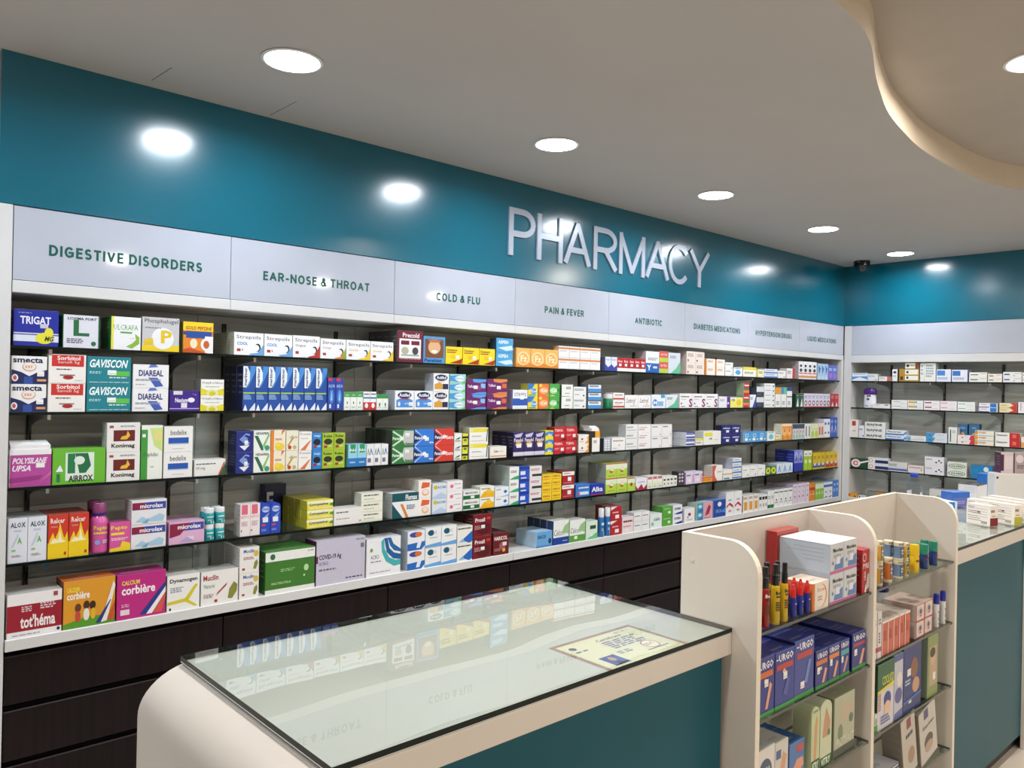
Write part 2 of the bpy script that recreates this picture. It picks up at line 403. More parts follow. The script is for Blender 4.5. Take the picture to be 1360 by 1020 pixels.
# ---------------------------------------------------------------- shelving units of the long wall
SEAM = [.518, 1.245, 2.004, 2.75, 3.49, 4.238, 4.99, 5.74, 6.496]
ZS = [.100, -.121, -.370, -.621]
SIGNS = [('DIGESTIVE DISORDERS', .622, 1.134, 0), ('EAR-NOSE & THROAT', 1.378, 1.872, -.002), ('COLD & FLU', 2.241, 2.512, -.006), ('PAIN & FEVER', 2.965, 3.276, -.01), ('ANTIBIOTIC', 3.732, 3.999, -.014), ('DIABETES MEDICATIONS', 4.339, 4.897, -.008), ('HYPERTENSION DRUGS', 5.102, 5.623, -.004), ('LIQUID MEDICATIONS', 5.873, 6.361, -.002)]
WHAT = ['digestive disorders', 'ear nose and throat', 'cold and flu', 'pain and fever', 'antibiotic', 'diabetes medications', 'hypertension drugs', 'liquid medications']
BY = 3.335
def glass_slab(parent, x0, y0, z0, x1, y1, z1, name='glass_shelf', mt=None, edge=None):
    mb = MB()
    b = [(x0,y0,z0),(x1,y0,z0),(x1,y1,z0),(x0,y1,z0),(x0,y0,z1),(x1,y0,z1),(x1,y1,z1),(x0,y1,z1)]
    mb.v = b
    for f, m_ in (((0,1,5,4),1),((1,2,6,5),1),((2,3,7,6),1),((3,0,4,7),1),((4,5,6,7),0),((3,2,1,0),0)):
        mb.f.append(f); mb.c.append(None); mb.m.append(m_)
    return part(name, mb, [mt or shelf_glass, edge or glass_edge], parent)
def upright_mesh(h):
    mb = MB(); mb.box(-.008, -.010, 0, -.003, 0, h); mb.box(.003, -.010, 0, .008, 0, h); mb.box(-.003, -.004, 0, .003, 0, h, mi=1)
    z = .012
    while z < h: mb.box(-.003, -.010, z, .003, -.004, min(z+.012, h)); z += .03
    return mb.mesh('slotted_upright', [slot, steel])
def bracket_mesh(L):
    mb = MB(); P = [(0, 0), (-L, 0), (-L, -.012), (-L*.55, -.022), (-L*.3, -.034), (-L*.12, -.05), (-L*.03, -.07), (0, -.08)]
    mb.prism(P, -.0022, .0022, 'x'); mb.box(-.006, -L, -.003, .006, 0, 0)
    mb.box(-.005, -L-.003, -.016, .005, -L, .008, mi=1)
    return mb.mesh('shelf_bracket', [steel, chrome])
UM = upright_mesh(1.1); BMH = bracket_mesh(.305)
for i in range(8):
    a, b = SEAM[i], SEAM[i+1]; mid = (a+b)/2; lab = WHAT[i]
    u = thing('wall_shelving_unit', 'white and grey wall shelving unit with glass shelves under the %s sign' % lab, 'shelving', (mid, 3.0, EYE-.865), group=None)
    O = lambda z: z+.865
    mb = MB(); mb.box(a-mid+.001, BY-3.0, 0, min(b, 6.457)-mid-.001, BY-3.0+.02, O(.27)); part('back_panel', mb, back_mat, u)
    mb = MB(); mb.bev(a-mid+.0005, .0, O(.273), b-mid-.0005, .335, O(.313), .0015); part('header_board', mb, white_lam, u)
    mb = MB(); mb.bev(a-mid+.0008, .004, O(.315), b-mid-.0008, .02, O(.558), .001); sg = part('sign_panel', mb, sign_mat, u, label='white acrylic sign panel with green capitals')
    t, x0, x1, dz = SIGNS[i]
    mb = MB(); stroke_text(mb, t, x0-mid, x1-mid, O(.405+dz), O(.442+dz), .235, .0034)
    part('sign_lettering', mb, green_ink, sg, label='green capitals reading %s' % t)
    for ux in (a+.112 if i else a+.118, b-.108):
        link('slotted_upright', UM, u, (ux-mid, BY-3.0, O(-.86)))
        for z in ZS: link('shelf_bracket', BMH, u, (ux-mid, BY-3.0-.01, O(z)-.011))
    for z in ZS: glass_slab(u, a-mid+.0015, .012, O(z)-.0095, min(b, 6.457)-mid-.0015, BY-3.0-.012, O(z))
mb = MB(); mb.bev(.36, 2.998, 0, .516, 3.34, EYE+.558, .002); tag(link('side_panel', mb.mesh('side_panel', white_lam)), 'tall white end panel at the left end of the long shelving', 'panel')
mb = MB(); mb.box(6.4578, 3.0, EYE-.905, 6.4985, 3.333, EYE+.2725); tag(link('side_panel', mb.mesh('side_panel', white_lam)), 'white inner end panel closing the long shelving at the room corner', 'panel')
# ledge boards and dark drawer units
for k, (a, b, lb) in enumerate(((.5185, 2.762, 'white ledge board under the digestive, throat and cold shelves'), (2.764, 4.989, 'white ledge board under the pain, antibiotic and diabetes shelves'), (4.991, 6.4565, 'white ledge board under the hypertension and liquid medicine shelves'))):
    mb = MB(); mb.bev(a, 2.992, EYE-.904, b, 3.334, EYE-.866, .0015); tag(link('ledge_board', mb.mesh('ledge_board', white_lam)), lb, 'ledge')
for i in range(8):
    a, b = SEAM[i], min(SEAM[i+1], 6.4565); mid = (a+b)/2; w_ = (b-a)/2-.001
    u = thing('drawer_cabinet', 'dark brown drawer cabinet under the %s shelves' % WHAT[i], 'cabinet', (mid, 3.0, 0))
    mb = MB(); mb.box(-w_, .06, .08, w_, .33, EYE-.9045); part('carcass', mb, black_gap, u)
    mb = MB(); mb.box(-w_, .05, 0, w_, .33, .08); part('plinth', mb, wood, u)
    for z1, z0 in ((-.923, -1.083), (-1.104, -1.268), (-1.288, -1.415)):
        mb = MB(); x_ = w_-.0015
        mb.prism([(.005, EYE+z0), (.03, EYE+z0), (.03, EYE+z1), (.008, EYE+z1), (.005, EYE+z1-.003)], -x_, x_, 'x')
        d = part('drawer', mb, wood, u)
        mb = MB(); mb.box(-x_, .003, EYE+z1-.003, x_, .0052, EYE+z1-.001); part('edge_strip', mb, wood_highlight, d)  # lighter line paints the highlight along the drawer's top edge
        mb = MB(); mb.box(-x_, .05, EYE+z0-.018, x_, .0595, EYE+z0-.002); part('handle_groove', mb, black_gap, d)

# ---------------------------------------------------------------- back wall shelving
u = thing('wall_shelving_unit', 'white framed shelving unit with glass shelves on the back wall', 'shelving', (6.5, 2.0, EYE-.865))
O = lambda z: z+.865
mb = MB(); mb.bev(0, .94, -.6, .33, .998, O(.558), .0015); part('stile', mb, white_lam, u)
mb = MB(); mb.bev(0, -1.66, -.6, .33, -1.6015, O(.558), .0015); part('stile', mb, white_lam, u)
mb = MB(); mb.bev(0, -1.6, O(.252), .33, .9395, O(.313), .0015); part('header_board', mb, white_lam, u)
mb = MB(); mb.bev(.004, -1.6, O(.315), .02, .9395, O(.558), .001); part('sign_panel', mb, sign_mat, u, label='blank white acrylic sign panel')
mb = MB(); mb.box(.33, -1.6, 0, .355, .998, O(.27)); part('back_panel', mb, back_mat, u)
for z in ZS: glass_slab(u, .012, -1.6, O(z)-.0095, .318, .937, O(z))
for k in range(6):
    uy = .738-.415*k
    o = link('slotted_upright', UM, u, (.33, uy, O(-.86)), -PI/2)
    for z in ZS: link('shelf_bracket', BMH, u, (.32, uy, O(z)-.011), -PI/2)
mb = MB(); mb.bev(-.006, -1.6, O(-.904), .329, .9395, O(-.866), .0015); part('ledge_board', mb, white_lam, u)
mb = MB(); mb.box(.01, -1.6, -.6, .329, .9395, O(-.9045)); part('drawer_front', mb, wood, u)

# ---------------------------------------------------------------- counters
def counter(name, label, x0, x1, y0, y1, round_left, glass_wave):
    t = thing(name, label, 'counter', (x0, y0, 0))
    L = x1-x0; Dp = y1-y0; zt = EYE-.5535; zb = EYE-.601
    mb = MB(); xs = .035 if round_left else 0
    mb.bev(xs, .0, zb, L, Dp, zt, .0015); part('top_board', mb, cream_lam, t, label='cream top board with deep front edge')
    mb = MB(); mb.box(.0, .0005, zt+.0005, L, Dp-.0005, zt+.002)
    part('white_underlay', mb, mat('white_underlay', 'c6c8c4', .6), t)
    glass_slab(t, 0, 0, zt+.0028, L, Dp, zt+.0128, 'glass_top', top_glass)
    mb = MB(); mb.box(.04 if round_left else .0, .014, .06, L-.018, Dp-.01, zb-.0005); part('body_panel', mb, teal_paint, t, label='glossy teal front panel')
    mb = MB(); mb.box(.05, .04, 0, L-.02, Dp-.03, .06); part('plinth', mb, slot, t)
    if round_left:
        P = [(.0345, zt)]
        for k in range(13):
            a = PI/2 + PI/2*k/12; P.append((.0345-.0+ .112*math.cos(a), zt-.085+.085*math.sin(a)))
        P += [(-.0775, 0), (-.0, 0), (.0345, .0)]
        mb = MB(); mb.prism(P[::-1], 0, Dp, 'y'); part('waterfall_end', mb, cream_lam, t, smooth=True, label='rounded cream end panel')
    return t
counter('sales_counter', 'glass topped cream and teal sales counter with rounded left end', .565, 1.586, .978, 1.564, True, True)
rc = counter('sales_counter', 'glass topped cream and teal sales counter right of the display stand', 2.842, 5.4, .982, 1.56, False, True)
mb = MB(); mb.bev(1.035, -.001, 0, 1.20, .0135, EYE-.602, .001); part('divider_panel', mb, cream_lam, rc)
# certificate lying under the glass of the left counter
ct = thing('certificate', 'cream paper certificate with ornate brown border on the left counter', 'certificate', (1.312, 1.076, EYE-.5513))
mb = MB(); W_, H_ = .264, .178
toks = 'r 0 0 1 1 a8887a;r .045 .06 .955 .94 e4e0bc;r .075 .1 .925 .9 e8e6c6;r .13 .1 .3 .38 2a4a9a;e .215 .28 .03 .06 c89a80;p 1a1a24 .17 .1 .26 .1 .24 .2 .19 .2;e .13 .78 .035 .05 556;s .09 .62 .22 .68 1 778;t Certificate .42 .76 .72 .83 445 i;s .42 .46 .86 .72 5 88a;s .36 .3 .55 .4 2 99a;e .74 .34 .085 .13 c8a0a8;e .74 .34 .07 .105 e8e6c6;s .68 .3 .8 .38 2 a88;r .6 .2 .86 .212 556;s .7 .85 .88 .88 1 99a;r .04 .5 .045 .52 844'.split(';')
q = [(-W_/2, -H_/2), (W_/2, -H_/2)]
mb.box(-W_/2, -H_/2, -.0003, W_/2, H_/2, -.0001, hx('e4e0bc'))
rnd = random.Random(5); border = []
for i in range(90):
    t_ = rnd.random(); s_ = rnd.choice((0, 1, 2, 3)); u_, v_ = [(t_, .03), (t_, .97), (.022, t_), (.978, t_)][s_]
    border.append('e %.3f %.3f .007 .01 %s' % (min(.99, max(.01, u_)), min(.98, max(.02, v_)), rnd.choice(('8a6458', 'c8b0a0', 'b49484', '9a7468'))))
prints(mb, [toks[0]] + toks[1:], W_, H_, 0, curve=lambda x, yy, z: (x, z-H_/2, -yy*.35+.0))
prints(mb, border, W_, H_, 0, curve=lambda x, yy, z: (x, z-H_/2, .0001))
part('printed_sheet', mb, card, ct)

# ---------------------------------------------------------------- display stand (gondola)
gx = [1.588, 2.193, 2.820]; GY0, GY1 = .916, 1.121; zt = EYE-.343
g = thing('display_stand', 'cream open display stand with rounded side panels and glass shelves', 'display stand', (2.2, 1.0, 0))
def gpart(name, mb, m_, **k): return part(name, mb, m_, g, loc=(-2.2, -1.0, 0), **k)
for i, x in enumerate(gx):
    R_ = .075; P = [(GY1, 0), (GY1, zt)]
    for k in range(10):
        a = PI/2*k/9; P.append((GY0+R_-R_*math.sin(a), zt-R_+R_*math.cos(a)))
    P.append((GY0, 0))
    Pi = [(y_+.001 if abs(y_-GY0) < R_ else y_, z_) for y_, z_ in P]
    mb = MB(); mb.prism(P, x, x+.018, 'x', mi=1, capmi=0); gpart('side_panel', mb, [cream_lam, edge_band], smooth=False)
for a, b in ((gx[0]+.018, gx[1]), (gx[1]+.018, gx[2])):
    mb = MB(); mb.box(a+.0005, GY1-.014, .05, b-.0005, GY1, zt-.0005); gpart('back_board', mb, cream_lam)
    mb = MB(); mb.box(a+.0005, GY1-.0145, zt-.0004, b-.0005, GY1, zt+.0004); gpart('edge_strip', mb, edge_band)
    for z in (-.545, -.745, -.953, -1.158, -1.36):
        o = glass_slab(g, a+.001-2.2, GY0+.006-1.0, EYE+z-.007, b-.001-2.2, GY1-.016-1.0, EYE+z, edge=pale_edge)
        for px_ in (a+.006, b-.006):
            for py_ in (GY0+.03, GY1-.045):
                mb = MB(); mb.lathe([(.005, -.0135), (.006, -.012), (.006, -.0005)], 10); part('shelf_pin', mb, steel, o, loc=(px_-2.2, py_-1.0, EYE+z-.0075))
    mb = MB(); mb.box(a+.0005, GY0+.012, 0, b-.0005, GY1-.015, .07); gpart('plinth', mb, cream_lam)
for y_, z_ in ((1.09, -.405), (1.06, -.44)):
    mb = MB(); mb.lathe([(.006, 0), (.006, .0012)], 14)
    for v_i, v_ in enumerate(mb.v): mb.v[v_i] = (gx[0]-v_[2], y_+v_[0], EYE+z_+v_[1])
    if y_ == 1.09: gpart('screw_cap', mb, white_lam)

# ---------------------------------------------------------------- downlights and camera dome
rowname = {2.41: 'in the front ceiling row', .81: 'in the middle ceiling row', -1.5: 'in the rear ceiling row'}
cnt = {}; NTHL = ['', 'first', 'second', 'third', 'fourth', 'fifth', 'sixth']
for (x, y, z, col, wt) in DOWN:
    k = cnt[y] = cnt.get(y, 0)+1
    if y == 2.41:
        lb = 'round white ceiling downlight, ' + {1.19: 'nearest, above the digestive and throat signs', 2.43: 'second nearest, left of the wall lettering', 3.66: 'third in row, above the wall lettering', 4.89: 'fourth in row, beyond the wall lettering', 6.12: 'farthest, beside the black camera dome', -.04: 'left of the picture', -1.27: 'far left of the picture'}[x]
    else: lb = 'warm downlight outside the picture, %s from the left end %s' % (NTHL[k], rowname[y])
    if (x, y) == (3.19, .81): lb = 'round warm downlight inside the raised wavy ceiling recess'
    t = thing('ceiling_downlight', lb, 'light', (x, y, z), group='recessed ceiling downlights')
    mb = MB(); mb.lathe([(.088, -.0005), (.097, -.0005), (.1, -.003), (.097, -.005), (.09, -.006), (.087, -.003)], 40); part('trim_ring', mb, trim_mat, t, smooth=True)
    mb = MB(); mb.lathe([(.0865, -.004), (.08, -.0062), (.001, -.0065)], 40)
    part('diffuser', mb, lamp_warm if col == WARM else lamp_mat, t, smooth=True)
    ld = bpy.data.lights.new('downlight_lamp', 'AREA'); ld.shape = 'DISK'; ld.size = .168; ld.energy = wt; ld.color = col
    lo = bpy.data.objects.new('downlight_lamp', ld); C.objects.link(lo); ld.spread = math.radians(166 if col == COOL else 175); lo.parent = t; lo.location = (0, 0, -.0085)
cm = thing('security_camera', 'small black dome security camera on the ceiling at the corner', 'camera', (6.3, 2.775, CEIL))
mb = MB(); mb.lathe([(.058, -.045), (.062, -.04), (.062, 0)], 28); part('housing', mb, black_pl, cm, smooth=True)
mb = MB(); mb.lathe([(.004, -.088), (.02, -.085), (.036, -.074), (.047, -.058), (.05, -.045)], 28); part('dome', mb, lens_mat, cm, smooth=True)
mb = MB(); mb.box(-.0625, -.01, -.014, -.0615, .012, -.010); part('badge', mb, chrome, cm)

# ================================================================ PRODUCTS
def carton_mesh(W, H, D, dsn, kind='', key=None):
    toks = [t.strip() for t in dsn.split(';')]
    cs = toks[0].split()[1].split('/')
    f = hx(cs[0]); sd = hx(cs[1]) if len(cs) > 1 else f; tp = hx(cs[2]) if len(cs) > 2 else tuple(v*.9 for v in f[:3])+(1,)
    mb = MB(); W2 = W/2
    if kind == 'round':
        P = [(-W2, 0), (W2, 0), (W2, H*.86)] + [(W2*math.cos(a), H*.86+H*.14*math.sin(a)) for a in (PI*.12, PI*.25, PI*.38, PI*.5, PI*.62, PI*.75, PI*.88)] + [(-W2, H*.86)]
        mb.prism(P, 0, D, 'y', col=f); toks = [t for t in toks]
    else:
        e = min(.0012, W*.05)
        mb.v += [(-W2+e,0,0),(W2-e,0,0),(W2,e,0),(W2,D-e,0),(W2-e,D,0),(-W2+e,D,0),(-W2,D-e,0),(-W2,e,0)]
        mb.v += [(x, y, H) for x, y, z in mb.v[:8]]
        for i in range(8):
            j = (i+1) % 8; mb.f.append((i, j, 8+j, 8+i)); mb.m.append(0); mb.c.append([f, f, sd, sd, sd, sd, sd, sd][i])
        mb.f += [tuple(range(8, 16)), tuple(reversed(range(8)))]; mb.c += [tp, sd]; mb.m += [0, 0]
        # tuck flap and glue seam on the left end, lid slit on top
        dk = tuple(v*.55 for v in sd[:3])+(1,); xl = -W2-.0001
        for (y0, z0, y1, z1) in ((.0015, H*.03, D-.0015, H*.03+.0006), (.0015, H*.965, D-.0015, H*.965+.0006)):
            mb.poly([(xl, y0, z0), (xl, y0, z1), (xl, y1, z1), (xl, y1, z0)], dk)
        if D > .05:
            tl = tuple(v*.6+.12 for v in sd[:3])+(1,); rn = random.Random(int(W*9999))
            for k in range(4):
                z = H*(.78-.13*k); y1 = D*rn.uniform(.5, .85)
                mb.poly([(xl, D*.12, z), (xl, D*.12, z+H*.04), (xl, y1, z+H*.04), (xl, y1, z)], tl)
        lt = tuple(min(1, v*.7+.22) for v in f[:3])+(1,); g_ = .0005  # paler strips along the top edges: painted bevel highlight and card wear
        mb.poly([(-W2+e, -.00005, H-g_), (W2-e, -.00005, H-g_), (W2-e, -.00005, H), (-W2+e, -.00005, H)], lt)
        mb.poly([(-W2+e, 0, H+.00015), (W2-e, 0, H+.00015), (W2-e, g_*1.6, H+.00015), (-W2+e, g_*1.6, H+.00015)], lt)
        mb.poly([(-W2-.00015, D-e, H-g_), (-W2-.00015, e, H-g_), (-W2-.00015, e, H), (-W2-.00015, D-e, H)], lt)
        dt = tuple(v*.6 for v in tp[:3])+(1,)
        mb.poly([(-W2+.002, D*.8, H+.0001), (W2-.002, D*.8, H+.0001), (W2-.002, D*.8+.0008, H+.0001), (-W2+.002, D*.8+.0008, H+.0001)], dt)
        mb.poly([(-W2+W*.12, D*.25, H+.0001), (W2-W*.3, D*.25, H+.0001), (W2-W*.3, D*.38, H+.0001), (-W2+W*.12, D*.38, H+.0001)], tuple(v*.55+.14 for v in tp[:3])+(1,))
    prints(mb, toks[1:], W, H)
    return mb
def cyl_curve(r):
    return lambda x, yy, z: (math.sin(x/r)*(r-yy), -math.cos(x/r)*(r-yy), z)
def bottle_parts(kind, dsn, W, H):
    """list of (part name, MB, material, smooth) with the axis at the origin"""
    q = dsn.split(); r = W/2; out = []
    def L(name, prof, col, n=20, sy=1, **k):
        mb = MB(); mb.lathe(prof, n, col=hx(col), sy=sy, **k); out.append((name, mb, plastic, True)); return mb
    if kind == 'bottle':
        L('body', [(r*.9, 0), (r, .004), (r, H*.58), (r*.93, H*.66), (r*.6, H*.74), (r*.5, H*.76)], q[1])
        mb = L('cap', [(r*.62, H*.755), (r*.72, H*.77), (r*.74, H*.98), (r*.66, H)], q[2]); mb.lathe([(r*.76, H*.755), (r*.76, H*.80)], 20, col=hx(q[3]))
        mb = MB(); prints(mb, ['r -.02 .06 1.02 .34 2a2a78', 'r -.02 .34 1.02 .56 c84a94', 't Pepto .1 .44 .9 .55 f4d84a b', 's .1 .36 .9 .42 1 f4d84a', 'e .32 .22 .14 .05 8ad', 's .6 .18 .95 .26 2 dde'], W*.98, H, -.0003, cyl_curve(r)); out.append(('label', mb, card, False))
    elif kind == 'pillbottle':
        L('body', [(r*.94, 0), (r, .003), (r, H*.62), (r*.9, H*.68), (r*.8, H*.7)], q[2])
        L('cap', [(r*.88, H*.69), (r*.93, H*.71), (r*.93, H*.97), (r*.85, H)], q[1])
        mb = MB(); prints(mb, ['r .1 .12 .9 .52 %s' % q[2], 's .15 .36 .85 .5 1 e8f4f4', 's .2 .2 .7 .3 2 cfe8e8', 'r .5 .06 .9 .2 e8eef0'], W*.95, H, -.0003, cyl_curve(r)); out.append(('label', mb, card, False))
    elif kind == 'jar':
        L('body', [(r*.9, 0), (r, .004), (r, H*.62), (r*.9, H*.7)], q[2])
        L('lid', [(r*.95, H*.7), (r, H*.72), (r, H*.96), (r*.9, H)], q[1])
        mb = MB(); prints(mb, ['r .05 .15 .95 .5 e8f4ee', 's .1 .2 .9 .45 2 2a7a5a'], W*.9, H, -.0003, cyl_curve(r)); out.append(('label', mb, card, False))
    elif kind == 'spray':
        L('body', [(r*.92, 0), (r, .003), (r, H*.58), (r*.95, H*.62), (r*.7, H*.66)], q[1])
        L('cap', [(r*.78, H*.65), (r*.82, H*.66), (r*.84, H*.82), (r*.7, H*.835), (r*.68, H*.98), (r*.6, H)], '111114')
        mb = MB(); prints(mb, ['t Betal .1 .5 .95 .56 111 b' if q[1] != '8e1218' else 't Betal .1 .5 .95 .56 f4e8e8 b', 's .15 .44 .8 .48 1 222', 's .1 .22 .9 .38 4 5a3a10', 'r .55 .2 .95 .32 f0f0ee', 'r -.1 .0 1.1 .012 e8e0d0'], W*1.2, H, -.0003, cyl_curve(r)); out.append(('label', mb, card, False))
    elif kind == 'nozzle':
        L('body', [(r*.9, 0), (r, .003), (r, H*.5), (r*.85, H*.6), (r*.6, H*.66)], q[1])
        L('cap', [(r*.88, H*.62), (r*.88, H*.84), (r*.66, H*.88), (r*.4, H*.97), (r*.32, H)], q[2])
        mb = MB(); prints(mb, ['p e4e6ee .2 .06 .9 .06 .9 .34 .5 .3', 's .35 .1 .8 .22 2 667', 's .3 .4 .9 .46 1 ccd'], W*1.1, H, -.0003, cyl_curve(r)); out.append(('label', mb, card, False))
    elif kind == 'tin':
        mb = L('body', [(r*.97, 0), (r, .001), (r, H*.1), (r*.96, H*.12), (r*.96, H*.78), (r, H*.8), (r, H*.98), (r*.94, H)], 'e2dcc4', 24, cols=[hx('d8d0b0')]*3+[hx(q[1])]+[hx('e2dcc4')]*4)
        mb = MB(); prints(mb, ['r .2 .14 .62 .76 %s' % q[2], 'r .66 .14 1.05 .76 e8b03a', 's .25 .3 .6 .6 2 dde'] + ['r %.2f .84 %.2f .94 333' % (.02+k*.14, .08+k*.14) for k in range(7)], W*1.1, H, -.0004, cyl_curve(r)); out.append(('label', mb, card, False))
    elif kind == 'balm':
        L('body', [(r*.9, 0), (r*.97, .002), (r*.97, H*.55), (r*.9, H*.6)], q[2])
        L('lid', [(r*.96, H*.6), (r, H*.62), (r, H*.94), (r*.92, H)], q[1])
        mb = MB(); prints(mb, ['r -.1 .3 1.1 .5 %s' % ('e8e8e8' if q[3] != 'e8c41a' else 'e0b414'), 'r -.1 .12 1.1 .3 %s' % q[3], 's .1 .34 .9 .46 1 8a3a1a'], W, H, -.0003, cyl_curve(r*.97)); out.append(('label', mb, card, False))
    elif kind == 'aerosol':
        L('body', [(r*.92, 0), (r*.95, .002), (r*.95, H*.66), (r*.88, H*.7)], q[2])
        L('cap', [(r*.97, H*.69), (r, H*.7), (r, H*.92), (r*.85, H*.985), (r*.5, H)], q[1])
        mb = MB(); prints(mb, ['e .4 .46 .1 .03 222', 'e .6 .36 .12 .04 333', 's .3 .2 .7 .3 2 445', 's .2 .08 .8 .12 1 b66'], W, H, -.0003, cyl_curve(r*.95)); out.append(('label', mb, card, False))
    elif kind == 'lotion':
        L('body', [(r*.9, 0), (r, .004), (r*1.02, H*.4), (r*.92, H*.68)], q[1], sy=.6)
        L('cap', [(r*.98, H*.66), (r*1.08, H*.72), (r*1.08, H*.86), (r*.9, H*.96), (r*.5, H)], q[2], sy=.6)
        mb = MB(); mb.v = []; prints(mb, ['p 1a1a2a .3 .56 .7 .56 .6 .66 .5 .6 .4 .64', 'e .45 .44 .12 .06 556', 's .2 .06 .5 .12 1 667'], W, H, 0, lambda x, yy, z: (x, -r*.6*math.sqrt(max(.05, 1-(x/r)**2))-.0012+yy, z)); out.append(('label', mb, card, False))
    return out
SHELF = {
 's1': ('top shelf', EYE+.100), 's2': ('second shelf', EYE-.121), 's3': ('third shelf', EYE-.370), 's4': ('fourth shelf', EYE-.621), 'l': ('white ledge', EYE-.866),
 'b1': ('back wall top shelf', EYE+.100), 'b2': ('back wall second shelf', EYE-.121), 'b3': ('back wall third shelf', EYE-.370), 'b4': ('back wall fourth shelf', EYE-.621), 'b5': ('back wall ledge', EYE-.866),
 'gA1': ('display stand left bay', EYE-.545), 'gB1': ('display stand left bay', EYE-.745), 'gC1': ('display stand left bay', EYE-.953),
 'gA2': ('display stand right bay', EYE-.545), 'gB2': ('display stand right bay', EYE-.745), 'gC2': ('display stand right bay', EYE-.953), 'gD2': ('display stand right bay', EYE-1.158)}
BAY = ['digestive', 'throat', 'cold', 'pain', 'antibiotic', 'diabetes', 'hypertension', 'liquid']
NTH = ['', 'first', 'second', 'third', 'fourth', 'fifth', 'sixth', 'seventh']
NAMES = {'bottle': 'syrup_bottle', 'pillbottle': 'pill_bottle', 'jar': 'supplement_jar', 'spray': 'antiseptic_bottle', 'nozzle': 'nozzle_bottle', 'tin': 'lozenge_tin', 'balm': 'balm_jar', 'aerosol': 'aerosol_can', 'lotion': 'lotion_bottle'}
CATS = {'tin': 'tin', 'balm': 'jar', 'jar': 'jar', 'aerosol': 'spray can'}
USED = {}
def pos_words(i, nx, j, nz, k, nd):
    w_ = []
    if nx == 2: w_.append(('left', 'right')[i])
    elif nx > 2: w_.append('leftmost' if i == 0 else 'rightmost' if i == nx-1 else NTH[i+1]+' from left')
    if nz == 2: w_.append(('lower', 'upper')[j])
    elif nz > 2: w_.append('bottom' if j == 0 else 'topmost' if j == nz-1 else ('middle' if nz == 3 else NTH[j+1]+' up'))
    if nd > 1: w_.append('in front' if k == 0 else ('behind' if k == 1 and nd == 2 else NTH[k+1]+' back'))
    return ' '.join(w_)
